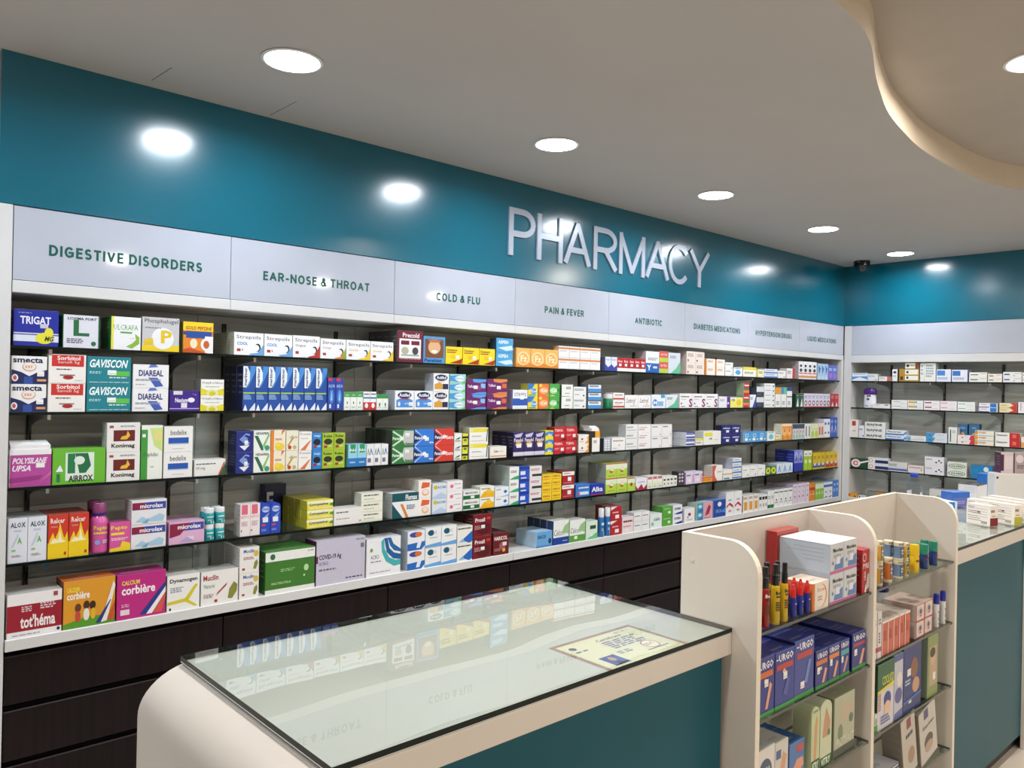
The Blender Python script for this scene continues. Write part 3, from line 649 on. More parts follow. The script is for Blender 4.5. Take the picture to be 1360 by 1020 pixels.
def put_row(sh, x0, x1, H, nx, nz, nd, D, kind, dsn, desc, zoff=0):
    dia = 0
    if ':' in kind: kind, dia = kind.split(':'); dia = float(dia)
    back = sh[0] == 'b'; gon = sh[0] == 'g'
    sname, z0 = SHELF[sh]; z0 += zoff
    Wt = abs(x1-x0); wcell = Wt/nx; W = wcell*.985; h = H/nz; hb = h-.0006
    yf = {'s': 3.018, 'l': 3.0, 'g': .928}.get(sh[0], 0)
    if back: yf = 6.516 if sh != 'b5' else 6.503
    dy = {'front': -.0, 'back': .09, 'front2': 0, 'front3': 0}.get(kind, 0)
    dsn = expand(dsn)
    isb = kind in NAMES
    if isb: base = NAMES[kind]; cat = CATS.get(kind, 'bottle')
    else:
        base = 'medicine_carton' if 'carton' in desc else ('plaster_box' if 'plaster' in desc else 'medicine_box'); cat = 'box'
        if 'pack' in desc or 'sachet' in desc: base = 'medicine_pack'; cat = 'packet'
    if isb: pts = bottle_parts(kind, dsn, dia, hb)
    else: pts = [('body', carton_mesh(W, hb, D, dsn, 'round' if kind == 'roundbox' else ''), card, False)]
    meshes = [(n_, m_.mesh(base+'_'+n_, mt_, sm_)) for n_, m_, mt_, sm_ in pts]
    flap = None
    if kind == 'flapbox':
        mb = MB(); top = hx('eceae8')
        mb.box(-W/2+.002, .006, hb+.0002, W/2-.002, .0075, hb+.014, top)
        mb.poly([(-W/2+.002, .0075, hb+.014), (W/2-.002, .0075, hb+.014), (W/2-.006, D*.55, hb+.028), (-W/2+.006, D*.55, hb+.028)], top)
        mb.poly([(-W/2+.006, D*.55, hb+.028), (W/2-.006, D*.55, hb+.028), (W/2-.01, D*.7, hb+.026), (-W/2+.01, D*.7, hb+.026)], top)
        flap = mb.mesh('flap', card)
    tot = 0
    for k in range(nd):
        for j in range(nz):
            for i in range(nx):
                if k and not gon and sh not in ('l', 's4', 'b5') and i: continue       # hidden behind its neighbours
                if k and (gon or sh in ('l', 's4', 'b5')) and i and j < nz-1: continue
                tot += 1
    for k in range(nd):
        for j in range(nz):
            for i in range(nx):
                if k and not gon and sh not in ('l', 's4', 'b5') and i: continue
                if k and (gon or sh in ('l', 's4', 'b5')) and i and j < nz-1: continue
                jit = .0006 if nx*nz > 1 else 0
                c = min(x0, x1)+wcell*(i+.5) if not back else max(x0, x1)-wcell*(i+.5)
                c += random.uniform(-jit, jit)
                y = yf+dy+k*((D if not isb else dia)+.002)+(random.uniform(0, .0016) if not isb else dia/2+.001)
                ang = random.uniform(-.004, .004)
                loc = (c, y, z0+.0003+j*h) if not back else (y, c, z0+.0003+j*h)
                rz = ang if not back else -PI/2+ang
                if back: where = sname
                elif gon: where = sname
                elif sh == 'l': where = 'white ledge under %s sign' % BAY[max(0, min(7, sum(1 for s_ in SEAM[1:8] if c > s_)))]
                else: where = '%s under %s sign' % (sname, BAY[max(0, min(7, sum(1 for s_ in SEAM[1:8] if c > s_)))])
                pw = pos_words(i, nx, j, nz, k, nd)
                lab = '%s%s, %s' % (desc, (', '+pw) if pw else '', where)
                if len(lab.split()) > 16: lab = lab.replace(' under ', ' ').replace(' sign', ' bay')
                if len(lab.split()) > 16: lab = lab.replace(' in front', ' front').replace(' from left', '')
                if len(lab.split()) > 16: lab = lab.replace(' with ', ' ')
                if len(lab.split()) > 16: print('LONG', lab)
                if lab in USED: print('DUP', lab)
                USED[lab] = USED.get(lab, 0)+1
                grp = (desc+' row') if tot > 1 else None
                if len(meshes) == 1 and not flap:
                    o = tag(link(base, meshes[0][1], None, loc, rz), lab, cat, grp)
                else:
                    o = thing(base, lab, cat, loc, rz, grp)
                    for n_, me in meshes: link(n_, me, o)
                    if flap: link('flap', flap, o)
                if kind == 'lean':
                    a_ = -.2; o.rotation_euler = (0, a_, 0); o.location.z += W/2*abs(math.sin(a_))+.0005
ROWS = [
 ('s1', 0.5262, 0.6601, 0.1208, 1, 1, 1, 0.1, '', 'B 1a2a9c/14207a;r 0 .12 1 .3 dde4ee;r 0 .33 1 .36 dde;t TRIGAT .14 .6 .82 .82 eef b;e .68 .22 .2 .16 e8e03a;e .78 .38 .1 .14 e8e03a;t MG .68 .14 .9 .28 333 bi;s .1 .88 .4 .92 1 99b;r .58 .5 .76 .62 ccd', 'royal blue carton with yellow splash emblem'),
 ('s1', 0.6718, 0.787, 0.1134, 1, 1, 1, 0.09, '', 'B dfe0ea/1d6b40/1d6b40;t L .28 .36 .72 .85 1d6b40 b;t LOXMA_FORT .12 .85 .92 .93 222 b;s .1 .12 .6 .28 3 667;e .84 .14 .07 .07 1d6b40;r .97 0 1 1 1d6b40', 'white carton with large green letter'),
 ('s1', 0.8238, 0.9247, 0.1184, 1, 1, 1, 0.13, '', 'B f1f1f3/1c7a44/1c7a44;r 0 0 .08 1 e6e04a;t ULCRAFA .08 .6 .9 .76 6aa84f;r .3 .5 .7 .55 6aa84f;p 8ab83c .5 .1 .7 .05 .95 .2 .95 .4 .8 .5 .84 .32 .7 .2;k .6 .32', 'white carton with pale green stomach drawing'),
 ('s1', 0.9273, 1.0608, 0.1249, 1, 1, 1, 0.1, '', 'B c9c8cc/bbb;r 0 0 1 .18 f0d020;t Phosphalugel .06 .8 .96 .95 222;e .55 .38 .3 .33 eee;t P .5 .24 .8 .62 e8c21a b;p e8c21a .07 .18 .3 .22 .28 .38 .05 .33;s .08 .66 .5 .7 1 777', 'grey carton with yellow letter and base'),
 ('s1', 1.0736, 1.1887, 0.1174, 1, 1, 1, 0.1, '', 'B e8892a/8a8320;r 0 .72 1 1 f2d22c;t GOLD_PEPZINE .08 .75 .95 .86 b3331c b;r 0 .58 .7 .68 2a3f8f;r .1 .48 .95 .7 1f4e9e;r .72 0 1 .55 eee;e .35 .3 .12 .16 f2e3c0;e .75 .28 .17 .2 eee;e .77 .28 .1 .13 c8602a;p c8501e 0 0 .8 0 .2 .16 0 .1', 'orange and yellow stomach tablet carton'),
 ('s1', 1.2698, 1.5184, 0.0899, 2, 1, 4, 0.06, '', 'B f4f5f8/c9c8b8;t Strepsils .08 .68 .9 .88 222;t COOL .1 .44 .46 .58 3a7ac8 b;r .1 .16 .22 .28 a33;s .26 .18 .34 .28 2 a33;e .8 .35 .1 .18 111;e .76 .33 .09 .14 f4f5f8;p 6fa8dc .5 .06 .8 .12 1 .5 1 0 .6 0', 'white lozenge carton with light blue swoosh'),
 ('s1', 1.5187, 1.6446, 0.0913, 1, 1, 1, 0.06, '', 'B f4f5f8/c9c8b8;t Strepsils .08 .68 .9 .88 222;t Original .1 .46 .46 .6 844;r .1 .16 .22 .28 a33;e .8 .35 .1 .18 111;e .76 .33 .09 .14 f4f5f8;p b8342e .55 .04 .8 .12 1 .6 1 0 .6 0', 'white lozenge carton with dark red swoosh'),
 ('s1', 1.6449, 1.77, 0.0859, 1, 1, 1, 0.06, '', 'B f4f5f8/c9c8b8;t Strepsils .08 .68 .9 .88 222;t Orange .1 .46 .42 .6 c66;r .1 .16 .22 .28 a33;e .8 .35 .1 .18 111;e .76 .33 .09 .14 f4f5f8;p e0823a .55 .04 .8 .12 .9 .4 1 0 .6 0;p 7fae3c .9 .3 1 .6 1 0 .88 0', 'white lozenge carton with orange and green swoosh'),
 ('s1', 1.7702, 2.0159, 0.0864, 2, 1, 1, 0.06, '', 'B f4f5f8/c9c8b8;t Strepsils .08 .66 .95 .86 222;t Gentle .1 .44 .5 .56 e0a83a;r .1 .16 .24 .28 a33;e .8 .35 .1 .18 111;e .76 .33 .09 .14 f4f5f8;p efc63a .5 .04 .8 .12 1 .6 1 0 .6 0', 'white lozenge carton with yellow swoosh'),
 ('s1', 2.0353, 2.1812, 0.1458, 1, 1, 4, 0.06, '', 'B 6e1733/4f4a4e;r .08 .12 .92 .74 eee;t Precold .2 .78 .85 .93 f3dfe5 b;r .14 .55 .46 .68 6e1733;r .54 .55 .86 .68 6e1733;e .3 .36 .14 .12 b5b59a;e .7 .36 .12 .12 444;s .12 .08 .9 .1 1 caa;r .15 .2 .85 .24 9a9', 'maroon carton with white window and two portraits'),
 ('s1', 2.1819, 2.3132, 0.1267, 1, 1, 1, 0.06, '', 'B 4f96cf/2f6ea8;r .08 .2 .92 .9 7a4a2e;e .5 .6 .28 .26 e0b088;e .5 .44 .14 .06 f2e6da;p b8764a .2 .86 .5 .92 .8 .86 .72 .78 .3 .78;t Parahist .06 .04 .85 .16 123a7c b', 'sky blue carton with printed portrait photo'),
 ('s1', 2.3146, 2.6325, 0.0843, 3, 1, 1, 0.06, '', 'B f3d71f/c9a21a;t Dextazor .08 .74 .7 .88 722 b;r .08 .64 .6 .7 a33;p a82820 .25 .05 .95 .02 1 .35 .8 .25;e .45 .42 .16 .12 e3c410;k .6 .3', 'yellow carton with dark red corner wedge'),
 ('s1', 2.6364, 2.756, 0.1436, 1, 2, 1, 0.05, '', 'B 4ea3d6/1f3f63;t ASPEN .12 .6 .7 .85 e8f4fc b;p cfe6f5 .1 .3 .9 .5 1 .2 .6 .1', 'blue box with pale wave'),
 ('s1', 2.7787, 3.0934, 0.1005, 3, 1, 3, 0.055, '', 'B f0b860/e0a862;e .5 .45 .42 .38 f6dcae;e .5 .45 .33 .3 f0b455;t Fz .3 .28 .75 .62 f8ecd0 b;p e88a2a 0 0 1 0 1 .25 .5 .08 0 .2', 'orange vitamin carton with pale round swirl'),
 ('s1', 3.0931, 3.4421, 0.126, 4, 2, 1, 0.05, '', 'B eef0f4/d8b48c;r 0 .72 1 .9 d98a4a;s .1 .5 .9 .62 2 bbb;r 0 0 1 .06 ddd', 'white carton with copper top band'),
 ('s1', 3.4837, 3.5918, 0.0818, 2, 1, 3, 0.05, '', 'B dfe4f4/5a5f90;p 3646a8 0 0 1 0 1 .45 .5 .25 0 .5;t aspo .1 .7 .9 .85 446', 'white box fading to deep blue base'),
 ('s1', 3.592, 3.8632, 0.0804, 5, 1, 1, 0.05, '', 'B b3202c/8a2a30;r 0 0 1 .24 eee;t fera .15 .66 .85 .84 fdd b;r .3 .38 .7 .56 eee', 'small red box with white base strip'),
 ('s1', 3.8618, 3.9978, 0.1319, 1, 1, 1, 0.07, '', 'B e9ebf0/bbb;r 0 0 1 .44 1f63b8;t Y .1 .1 .4 .36 fff b;r .55 .2 .85 .3 cde;s .15 .55 .9 .7 2 999', 'white carton with blue lower half'),
 ('s1', 3.9978, 4.0914, 0.138, 1, 2, 1, 0.06, '', 'B d9604e/a44;r 0 0 1 .4 b8d050;t aria .15 .6 .85 .85 fde', 'coral box with lime lower strip'),
 ('s1', 4.0917, 4.2202, 0.1327, 1, 1, 1, 0.07, '', 'B d5dde6/bcc;p 63c296 .2 0 1 0 1 .6 .65 .25;s .15 .7 .7 .85 2 889', 'pale grey box with mint diagonal'),
 ('s1', 4.2858, 4.4908, 0.1511, 2, 2, 2, 0.06, '', 'B efe2da/cbb8ae;s .15 .5 .85 .8 3 a98;r .1 .12 .25 .28 943', 'cream pill box with small brown square'),
 ('s1', 4.5014, 4.7369, 0.1104, 2, 2, 1, 0.06, '', 'B f2ece4/d98a3a;r 0 0 .14 1 e08a3a;s .25 .5 .85 .8 2 c97', 'cream box with orange end stripe'),
 ('s1', 4.7425, 4.8419, 0.0938, 1, 2, 1, 0.06, '', 'G6 eef0ea 9ab 889', 'plain off white tablet box'),
 ('s1', 4.848, 4.9648, 0.0606, 1, 1, 1, 0.06, '', 'G7 eef3f8 5a9fd0 67a', 'low white box with blue disc'),
 ('s1', 4.9695, 5.1513, 0.0697, 1, 1, 1, 0.06, '', 'G2 f4f0e4 e6d84a 886', 'cream box with yellow lid band'),
 ('s1', 5.1572, 5.2565, 0.0566, 1, 1, 1, 0.06, '', 'G5 f2eecb e6d84a 886', 'small pale yellow tablet box'),
 ('s1', 5.2615, 5.451, 0.0652, 1, 2, 1, 0.06, '', 'G1 e3eaf6 5a7fc8 88a', 'white carton with thin blue lines'),
 ('s1', 5.457, 5.5749, 0.0569, 1, 1, 1, 0.06, '', 'G6 f0f0ec c44 888', 'flat plain white carton'),
 ('s1', 5.5856, 5.7129, 0.0778, 1, 1, 1, 0.06, '', 'G4 f2eeee c43a3a 888', 'white box with red end panel'),
 ('s1', 5.7697, 6.0641, 0.1391, 4, 1, 3, 0.06, '', 'B f0f0f4/b9aeb0;e .5 .75 .25 .08 222;e .5 .5 .3 .1 333;r .1 .3 .9 .36 d33;r 0 .08 1 .2 e09a5a', 'upright white box with dark ovals'),
 ('s1', 6.0776, 6.2588, 0.1322, 3, 1, 1, 0.05, '', 'B b4cdea/8aa;p 3c78c0 .2 .9 .9 .7 .4 .3;r .1 .05 .9 .2 cde', 'upright pale blue box with dark blade shape'),
 ('s1', 6.2661, 6.4206, 0.1233, 2, 1, 1, 0.05, '', 'B 5a74d4/88a;e .5 .3 .35 .2 b46ad0;s .1 .6 .9 .8 2 cdf', 'upright blue box with lilac blob'),
 ('s2', 0.5228, 0.6271, 0.1868, 1, 2, 1, 0.1, '', 'B f3f1ef/ddd;p 16225c 0 0 1 0 1 .52 .72 .42 .5 .28 .28 .42 0 .52;r .35 0 .6 .26 2c4fa0;t smecta .04 .76 .88 .94 1a2250 b;e .5 .62 .2 .16 d98a5a;e .5 .63 .18 .145 f5ebe3;s .38 .56 .62 .66 2 d98a5a;e .1 .22 .09 .13 eee;e .1 .22 .05 .08 c55;r .72 .1 .98 .18 e0a060;k .72 .28', 'white and navy scalloped sachet carton'),
 ('s2', 0.6304, 0.7467, 0.1968, 1, 2, 1, 0.1, '', 'B f4efea/e3ddd6;r .08 .58 .94 .98 cf2f2c;t Sorbitol .22 .8 .84 .95 f7e4e0 b;t Sanofi_5g .24 .66 .82 .78 f7e4e0;s .2 .44 .6 .5 1 555;e .52 .2 .14 .07 a22;r .3 .26 .7 .3 877;s .7 .08 .9 .1 1 777', 'white carton with red title panel'),
 ('s2', 0.7481, 0.8943, 0.194, 1, 2, 1, 0.1, '', 'B 0f8290/0a5a66;t GAVISCON .06 .6 .93 .9 f3fbfb bi;p 5cc04a .5 .3 .97 .3 .97 .48 .55 .48 .5 .42;s .06 .36 .34 .46 2 bfe0e2;s .5 .2 .9 .26 1 e4f4f4;s .06 .04 .95 .08 1 bfe0e2;k .46 .34', 'teal carton with italic white title'),
 ('s2', 0.8988, 1.0263, 0.1716, 1, 2, 1, 0.1, '', 'B f1f0f2/ddd;p 5b78c4 .42 .86 .7 .9 .62 1 .48 1;p 3d5fb6 .42 .44 .68 .44 .85 .08 .62 .03;t DIAREAL .16 .5 .84 .76 1c2f78 b;s .08 .28 .9 .38 2 99a;s .08 .1 .35 .16 1 aaa', 'white carton with broken blue diagonal stripe'),
 ('s2', 1.0297, 1.1411, 0.0775, 1, 1, 1, 0.09, '', 'B 3c1f88/2c1468;r 0 .1 1 .14 c9b8e6;t Nexium .18 .42 .6 .64 f2eefa b;e .72 .54 .12 .12 f2eefa;e .86 .8 .03 .03 a898d8;e .78 .84 .02 .02 a898d8;r .12 .8 .42 .98 ddd;r .38 .16 .58 .4 e6e2ee', 'purple capsule carton with white price stickers'),
 ('s2', 1.143, 1.2349, 0.1219, 1, 2, 1, 0.07, '', 'B f3f2ee/8a8a80;p e3d82e 0 0 1 0 1 .45 .7 .3 .5 .36 .3 .3 0 .45;t Oxyboldine .05 .68 .95 .86 333;e .5 .12 .26 .24 e9e3a6;e .5 .1 .14 .14 d8c81c;s .2 .5 .8 .55 1 9a3', 'white carton with yellow scalloped lower edge'),
 ('s2', 1.3093, 1.6815, 0.1791, 7, 1, 3, 0.06, '', 'B 1c4fa4/141f52;p 4a8fd8 .4 .5 1 .9 1 1 .6 1;p eef3fa .02 .52 .02 .99 .35 .99 .55 .85 .55 .68 .3 .52;T marimer .1 .55 .32 .96 182a60 b;r .05 .38 .95 .41 a8d24a;s .08 .24 .7 .36 4 9fc0ea;p f0f4fa .05 0 .4 0 .22 .14;p e6eefa .5 0 1 0 1 .18', 'tall royal blue nasal spray carton with white oval'),
 ('s2', 1.6852, 1.763, 0.1398, 2, 1, 1, 0.05, '', 'B 2846a8/1c2c74;r .05 .9 .6 .98 d33;t AQUA .1 .68 .9 .8 a8c4ee b;e .5 .42 .28 .22 3e8ad8;p a8d4f4 .4 .3 .6 .3 .52 .62;k .25 .06', 'blue spray carton with red tab and splash'),
 ('s2', 1.7664, 1.8609, 0.0793, 3, 1, 1, 0.05, '', 'B f0f4ee/cdd;r 0 .72 1 1 3fa24a;t echo .2 .78 .8 .92 e8f4e8;e .5 .4 .08 .08 344;s .2 .1 .8 .2 2 aba', 'small white box with green lid band'),
 ('s2', 1.8621, 1.9292, 0.0819, 2, 1, 1, 0.05, '', 'B f2f2f4/cdd;r 0 0 1 .42 c8262c;r 0 .62 1 .7 3a7a9a;e .5 .24 .26 .14 eee;s .1 .8 .9 .9 1 557', 'small white box with red lower half'),
 ('s2', 1.9315, 1.9936, 0.0691, 2, 1, 1, 0.05, '', 'B f0f4ee/cdd;r 0 .75 1 1 2f9244;e .5 .34 .12 .14 2c5c3c;s .2 .1 .8 .15 1 798', 'tiny white box with green lid and leaf'),
 ('s2', 2.0278, 2.2458, 0.0888, 2, 1, 2, 0.07, '', 'B f0f2f6/b9bcc4;p 4a90dc .08 .12 .92 .12 .92 .5 .7 .6 .3 .6 .08 .5;e .5 .76 .36 .18 1a2850;t Actifed .22 .68 .78 .86 f2f4fa b;t RHUME .32 .5 .7 .58 c22 b;e .22 .3 .06 .12 eee;s .5 .26 .8 .36 2 d0e4fa;k .72 .2', 'white cold carton with blue panel and navy oval'),
 ('s2', 2.245, 2.3409, 0.1738, 1, 2, 1, 0.07, '', 'B f2f2f2/b9bcc4;p d8a03a .08 .12 .6 .12 .6 .4 .4 .5 .08 .4;r .6 .12 .95 .42 1a2850;e .5 .76 .4 .18 1a2850;t Actifed .2 .68 .8 .86 f2f4fa b;s .3 .5 .7 .55 1 c33', 'white cold carton with mustard panel and navy oval'),
 ('s2', 2.3433, 2.4441, 0.1727, 1, 4, 1, 0.06, '', 'B a8dcd4/8abbb4;p 4a98d4 0 .2 .5 .1 .6 .9 0 .8;e .6 .5 .3 .3 e6f4f8;t Zyrtec .3 .34 .9 .66 3a78b8;p 6cb84a .7 0 1 0 1 .3', 'flat aqua and blue tablet box'),
 ('s2', 2.4471, 2.579, 0.1512, 1, 2, 1, 0.07, '', 'B 6a1c66/4a1248;p 5a9ae0 .35 .8 .7 .75 1 .85 1 1 .3 1;r .72 .4 .95 .7 8ab8e8;t Telfast .06 .42 .42 .6 e6d8ea b;e .62 .4 .14 .16 8a3a86;k .36 .34;p 5a9ae0 .2 0 1 0 1 .14 .6 .12', 'plum carton with blue waves'),
 ('s2', 2.5815, 2.7198, 0.1541, 1, 2, 1, 0.07, '', 'B 6a1c66/4a1248;p e0864a .35 .8 .7 .75 1 .85 1 1 .3 1;r .74 .4 .97 .7 d86a3a;t Telfast .06 .48 .42 .66 e6d8ea b;k .48 .32;p e0864a .2 0 1 0 1 .14 .6 .12', 'plum carton with orange waves'),
 ('s2', 2.7583, 2.8663, 0.1011, 1, 1, 4, 0.05, '', 'B eef0f6/98a;r 0 .18 1 .55 2458b4;t STREPS .1 .66 .9 .84 446;r .5 .5 .75 .7 fff;r .1 0 .9 .12 e6e8ee', 'white carton with blue middle band'),
 ('s2', 2.8681, 2.9433, 0.1343, 1, 2, 1, 0.06, '', 'B f0d83a/a8a02a;p 2f7ac8 0 .5 0 1 .7 1 .4 .6;e .6 .4 .3 .24 4a9ae0;t Cof .3 .3 .9 .5 fff b;r .1 .05 .8 .14 3a8', 'yellow and blue effervescent tablet box'),
 ('s2', 2.945, 3.0261, 0.1356, 1, 2, 1, 0.06, '', 'B ee7a3a/b8502a;e .5 .45 .4 .28 f4b06a;t Col .2 .34 .8 .58 fff b;p 6ab84a .6 0 1 0 1 .25;e .2 .85 .16 .12 f2d84a', 'orange effervescent tablet box'),
 ('s2', 3.0278, 3.1111, 0.137, 1, 2, 1, 0.06, '', 'B 4aa84a/1c4a2c;e .4 .45 .36 .26 a8dca0;t Col .14 .34 .66 .58 fff b;r .74 .4 .95 .6 2a7a3a;p c8e84a 0 0 .6 0 .3 .12', 'green effervescent tablet box'),
 ('s2', 3.1231, 3.2169, 0.1345, 1, 2, 1, 0.06, '', 'B f0f0ec/264a38;s .4 .6 .9 .82 3 444;s .3 .2 .7 .3 1 777;r 0 0 .7 .03 353', 'white medicine box with dark green end'),
 ('s2', 3.2204, 3.3266, 0.1235, 1, 2, 1, 0.06, '', 'B eceded/d0d4d4;s .06 .62 .95 .82 2 7a8a8a;e .8 .2 .07 .08 333;s .1 .2 .5 .35 2 aab', 'white medicine box with pale grey writing'),
 ('s2', 3.342, 3.4555, 0.1424, 1, 3, 1, 0.06, '', 'B e6eef6/667;r 0 0 1 .42 4a92d4;s .1 .55 .95 .8 2 446;r 0 .88 1 1 555', 'white and blue flat box with grey lid edge'),
 ('s2', 3.5033, 3.5913, 0.083, 1, 1, 1, 0.05, 'jar:0.0560', 'J e9ecec 1f8a5e', 'small green supplement jar with white lid'),
 ('s2', 3.5609, 3.6645, 0.093, 1, 2, 1, 0.06, '', 'B f4eeec/d8cccc;r 0 .12 1 .32 b8322e;s .15 .6 .85 .78 1 844;s .15 .44 .6 .5 1 aaa', 'white flat box with dark red strip'),
 ('s2', 3.6685, 3.9231, 0.0805, 2, 1, 1, 0.06, '', 'B f2f0f0/d4d2d2;t Letrol .12 .42 .8 .76 333 i;s .4 .12 .9 .2 1 b99;p a33 .55 .3 .75 .3 .7 .36', 'white carton with black handwritten title'),
 ('s2', 3.9268, 4.0691, 0.0847, 1, 1, 1, 0.06, '', 'B eef2f8/ccd;r .66 .75 .95 1 4aa0d4;e .25 .4 .18 .26 4a90cc;r .4 .15 .85 .5 8ab8e0;t M .14 .28 .38 .52 fff b', 'white carton with light blue figures'),
 ('s2', 4.0731, 4.2009, 0.0859, 1, 1, 1, 0.06, '', 'B e2eaf0/ccd;p 63c296 .1 0 1 0 1 .9 .7 .35;s .1 .6 .6 .8 2 678', 'pale carton with mint rising curve'),
 ('s2', 4.2211, 4.6624, 0.0943, 3, 1, 1, 0.08, '', 'B f4f2f4/d6d2d6;s .1 .7 .7 .82 1 444;s .1 .55 .5 .62 1 aaa;t S .7 .05 .97 .65 8a2a6a b;r .08 .26 .18 .36 733;r .12 .08 .4 .12 333', 'white carton with magenta letter at corner'),
 ('s2', 4.6723, 4.8077, 0.0777, 1, 1, 1, 0.06, '', 'B ecebf4/ccd;r .74 0 1 1 5a2a9a;e .86 .4 .08 .1 eee;s .1 .55 .6 .75 2 99a', 'white carton with violet end panel'),
 ('s2', 4.8124, 4.9774, 0.0786, 1, 1, 1, 0.06, '', 'B f4ea78/2a3a6a;r 0 .75 .5 1 eee;t CB .1 .56 .35 .8 444 b;e .68 .45 .2 .26 e8cc3a;r 0 .94 1 1 3a4a8a', 'pale yellow carton with ring emblem'),
 ('s2', 4.9837, 5.0587, 0.176, 1, 2, 1, 0.06, '', 'B c8302e/9ab09c;r 0 .45 1 .6 3a8a4a;r 0 .2 1 .4 e88a5a;r .1 .75 .9 .85 eee', 'stacked red and green narrow box'),
 ('s2', 5.072, 5.1538, 0.0937, 1, 1, 1, 0.06, '', 'G3 eef0f6 3a4aa0 667', 'narrow white box with blue wedge'),
 ('s2', 5.1567, 5.2613, 0.1518, 1, 2, 1, 0.06, '', 'G8 2a3a4a dfe2e6 667', 'dark slate and white small box'),
 ('s2', 5.2657, 5.4167, 0.1783, 1, 5, 1, 0.07, '', 'B eef0f0/d4d8d6;s .1 .4 .6 .6 1 778;r .8 .3 .92 .6 345', 'flat white box in tall pile'),
 ('s2', 5.4234, 5.5066, 0.15, 1, 1, 1, 0.07, '', 'B eeeeea/b9b0a0;r 0 .66 1 1 e0a03a;s .2 .1 .8 .3 2 889', 'upright white box with amber cap panel'),
 ('s2', 5.5122, 5.5915, 0.1513, 1, 1, 1, 0.07, '', 'B eef0ee/b9b9b0;r 0 .66 .45 1 4a90c4;r .45 .66 1 1 6ac49a;s .2 .1 .8 .3 2 889', 'upright white box with mint cap panel'),
 ('s2', 5.5972, 5.6779, 0.1525, 1, 1, 1, 0.07, '', 'B eef0f2/b9b0b0;r 0 .82 1 1 2a4a9a;r 0 .5 1 .56 556;s .2 .1 .8 .3 2 889', 'upright white box with navy cap panel'),
 ('s2', 5.7326, 5.8581, 0.1047, 2, 1, 1, 0.05, '', 'B 1f5038/173a2a;p eaf2ea .2 .05 .8 .05 .6 .75;s .2 .82 .8 .9 1 ada', 'dark green box with white blade shape'),
 ('s2', 5.864, 6.3092, 0.1088, 7, 1, 1, 0.05, '', 'B e4dcec/bbc;e .5 .3 .36 .2 7a3a5a;e .5 .3 .2 .1 eee;s .15 .6 .85 .85 2 8a9ac8;r 0 0 1 .06 c44', 'pink and white box with plum mouth shape'),
 ('s2', 6.316, 6.4583, 0.1097, 2, 1, 1, 0.05, '', 'B b8222c/7a2a30;p f0d8d8 .2 .05 .8 .05 .5 .4;s .1 .6 .9 .85 2 e88', 'bright red box with pale peak'),
 ('s3', 0.5244, 0.6469, 0.1239, 1, 1, 1, 0.1, 'flapbox', 'B b8489c/e9e6ea/ece9ec;t POLYSILANE .06 .62 .9 .78 f6eaf4 bi;t UPSA .06 .42 .5 .58 f6eaf4 bi;r 0 .86 1 1 eee;p 9a2f80 0 .12 .7 .18 .8 .3 0 .24;p c86ab4 .7 .1 1 .3 1 .4;r .62 .5 .84 .64 ddd;r .64 .52 .82 .62 f4f4f4', 'magenta antacid carton with opened white flap'),
 ('s3', 0.6479, 0.8161, 0.1228, 1, 1, 1, 0.09, '', 'B 6ab832/4a8a20/62b030;r .24 .1 .78 .88 dfeee0;r .28 .3 .42 .86 1f7a4a;p 1f6b44 .5 .3 .62 .3 .72 .5 .66 .86 .42 .86;e .5 .66 .1 .12 dfeee0;t AIRROX .3 .06 .76 .24 1a2a1a b;r .08 .08 .14 .3 1f7a4a;p eef .06 .36 .2 .36 .14 .55', 'lime green carton with stomach logo'),
 ('s3', 0.8167, 0.9302, 0.2095, 1, 2, 1, 0.06, '', 'B eceae6/cccac6;r .2 .36 .84 .74 6a1a1c;p e8b83a .4 .42 .6 .42 .7 .55 .62 .72 .58 .56 .44 .52;t Konimag .14 .1 .84 .28 1a1a1a b;r .08 .82 .2 .9 a44;s .4 .84 .9 .9 2 99a', 'white carton with brown panel and stomach'),
 ('s3', 0.9329, 1.0095, 0.198, 1, 1, 1, 0.09, '', 'B eef0e8/4a8a3a/e6e6e2;r 0 0 .3 .92 3f9a3a;p cfe28a .4 .95 1 .95 1 .5 .6 .62;e .8 .8 .2 .1 e8dc8a;t Duphalac .12 .4 .8 .5 446a44;s .45 .2 .6 .24 1 9a9;r .05 .78 .2 .84 eee', 'tall white carton with green side stripe'),
 ('s3', 1.0123, 1.1199, 0.1923, 1, 2, 1, 0.07, '', 'B f1efec/d4d2ce;r .15 .34 .85 .56 1f55b0;r .15 .3 .85 .34 9ab8e0;t bedelix .22 .66 .78 .86 333;s .3 .1 .7 .14 1 bbb', 'white carton with blue bar'),
 ('s3', 1.1255, 1.2478, 0.0627, 1, 1, 1, 0.06, '', 'B ecebe6/dddcd8;p 3a5a3a .8 0 1 0 1 .8;p b8482a .76 0 .82 0 .98 .8 .94 .8;t 10_mg .06 .36 .34 .56 445;s .06 .66 .7 .76 1 556', 'low white carton with slanted green wedge'),
 ('s3', 1.2876, 1.3587, 0.1676, 1, 2, 1, 0.08, '', 'B 1c2a80/141c50;t C .2 .35 .8 .9 8aa0e0;p e8ecf4 .2 .3 .8 .34 .5 .08;e .5 .6 .18 .14 7a9ad8;k .5 .35', 'navy carton with pale lettering swirl'),
 ('s3', 1.3596, 1.432, 0.1689, 1, 2, 1, 0.08, '', 'B f2f4ee/cccdc6;p 2f6b4a .04 .75 .25 .75 .55 .25 .6 .05 .45 .05;p 8ac46a .85 .8 .96 .8 .62 .15 .55 .3;t HEXAPRIN .12 .8 .9 .92 2f5b4a b;e .8 .16 .15 .13 3a9a7a', 'white carton with large green chevron'),
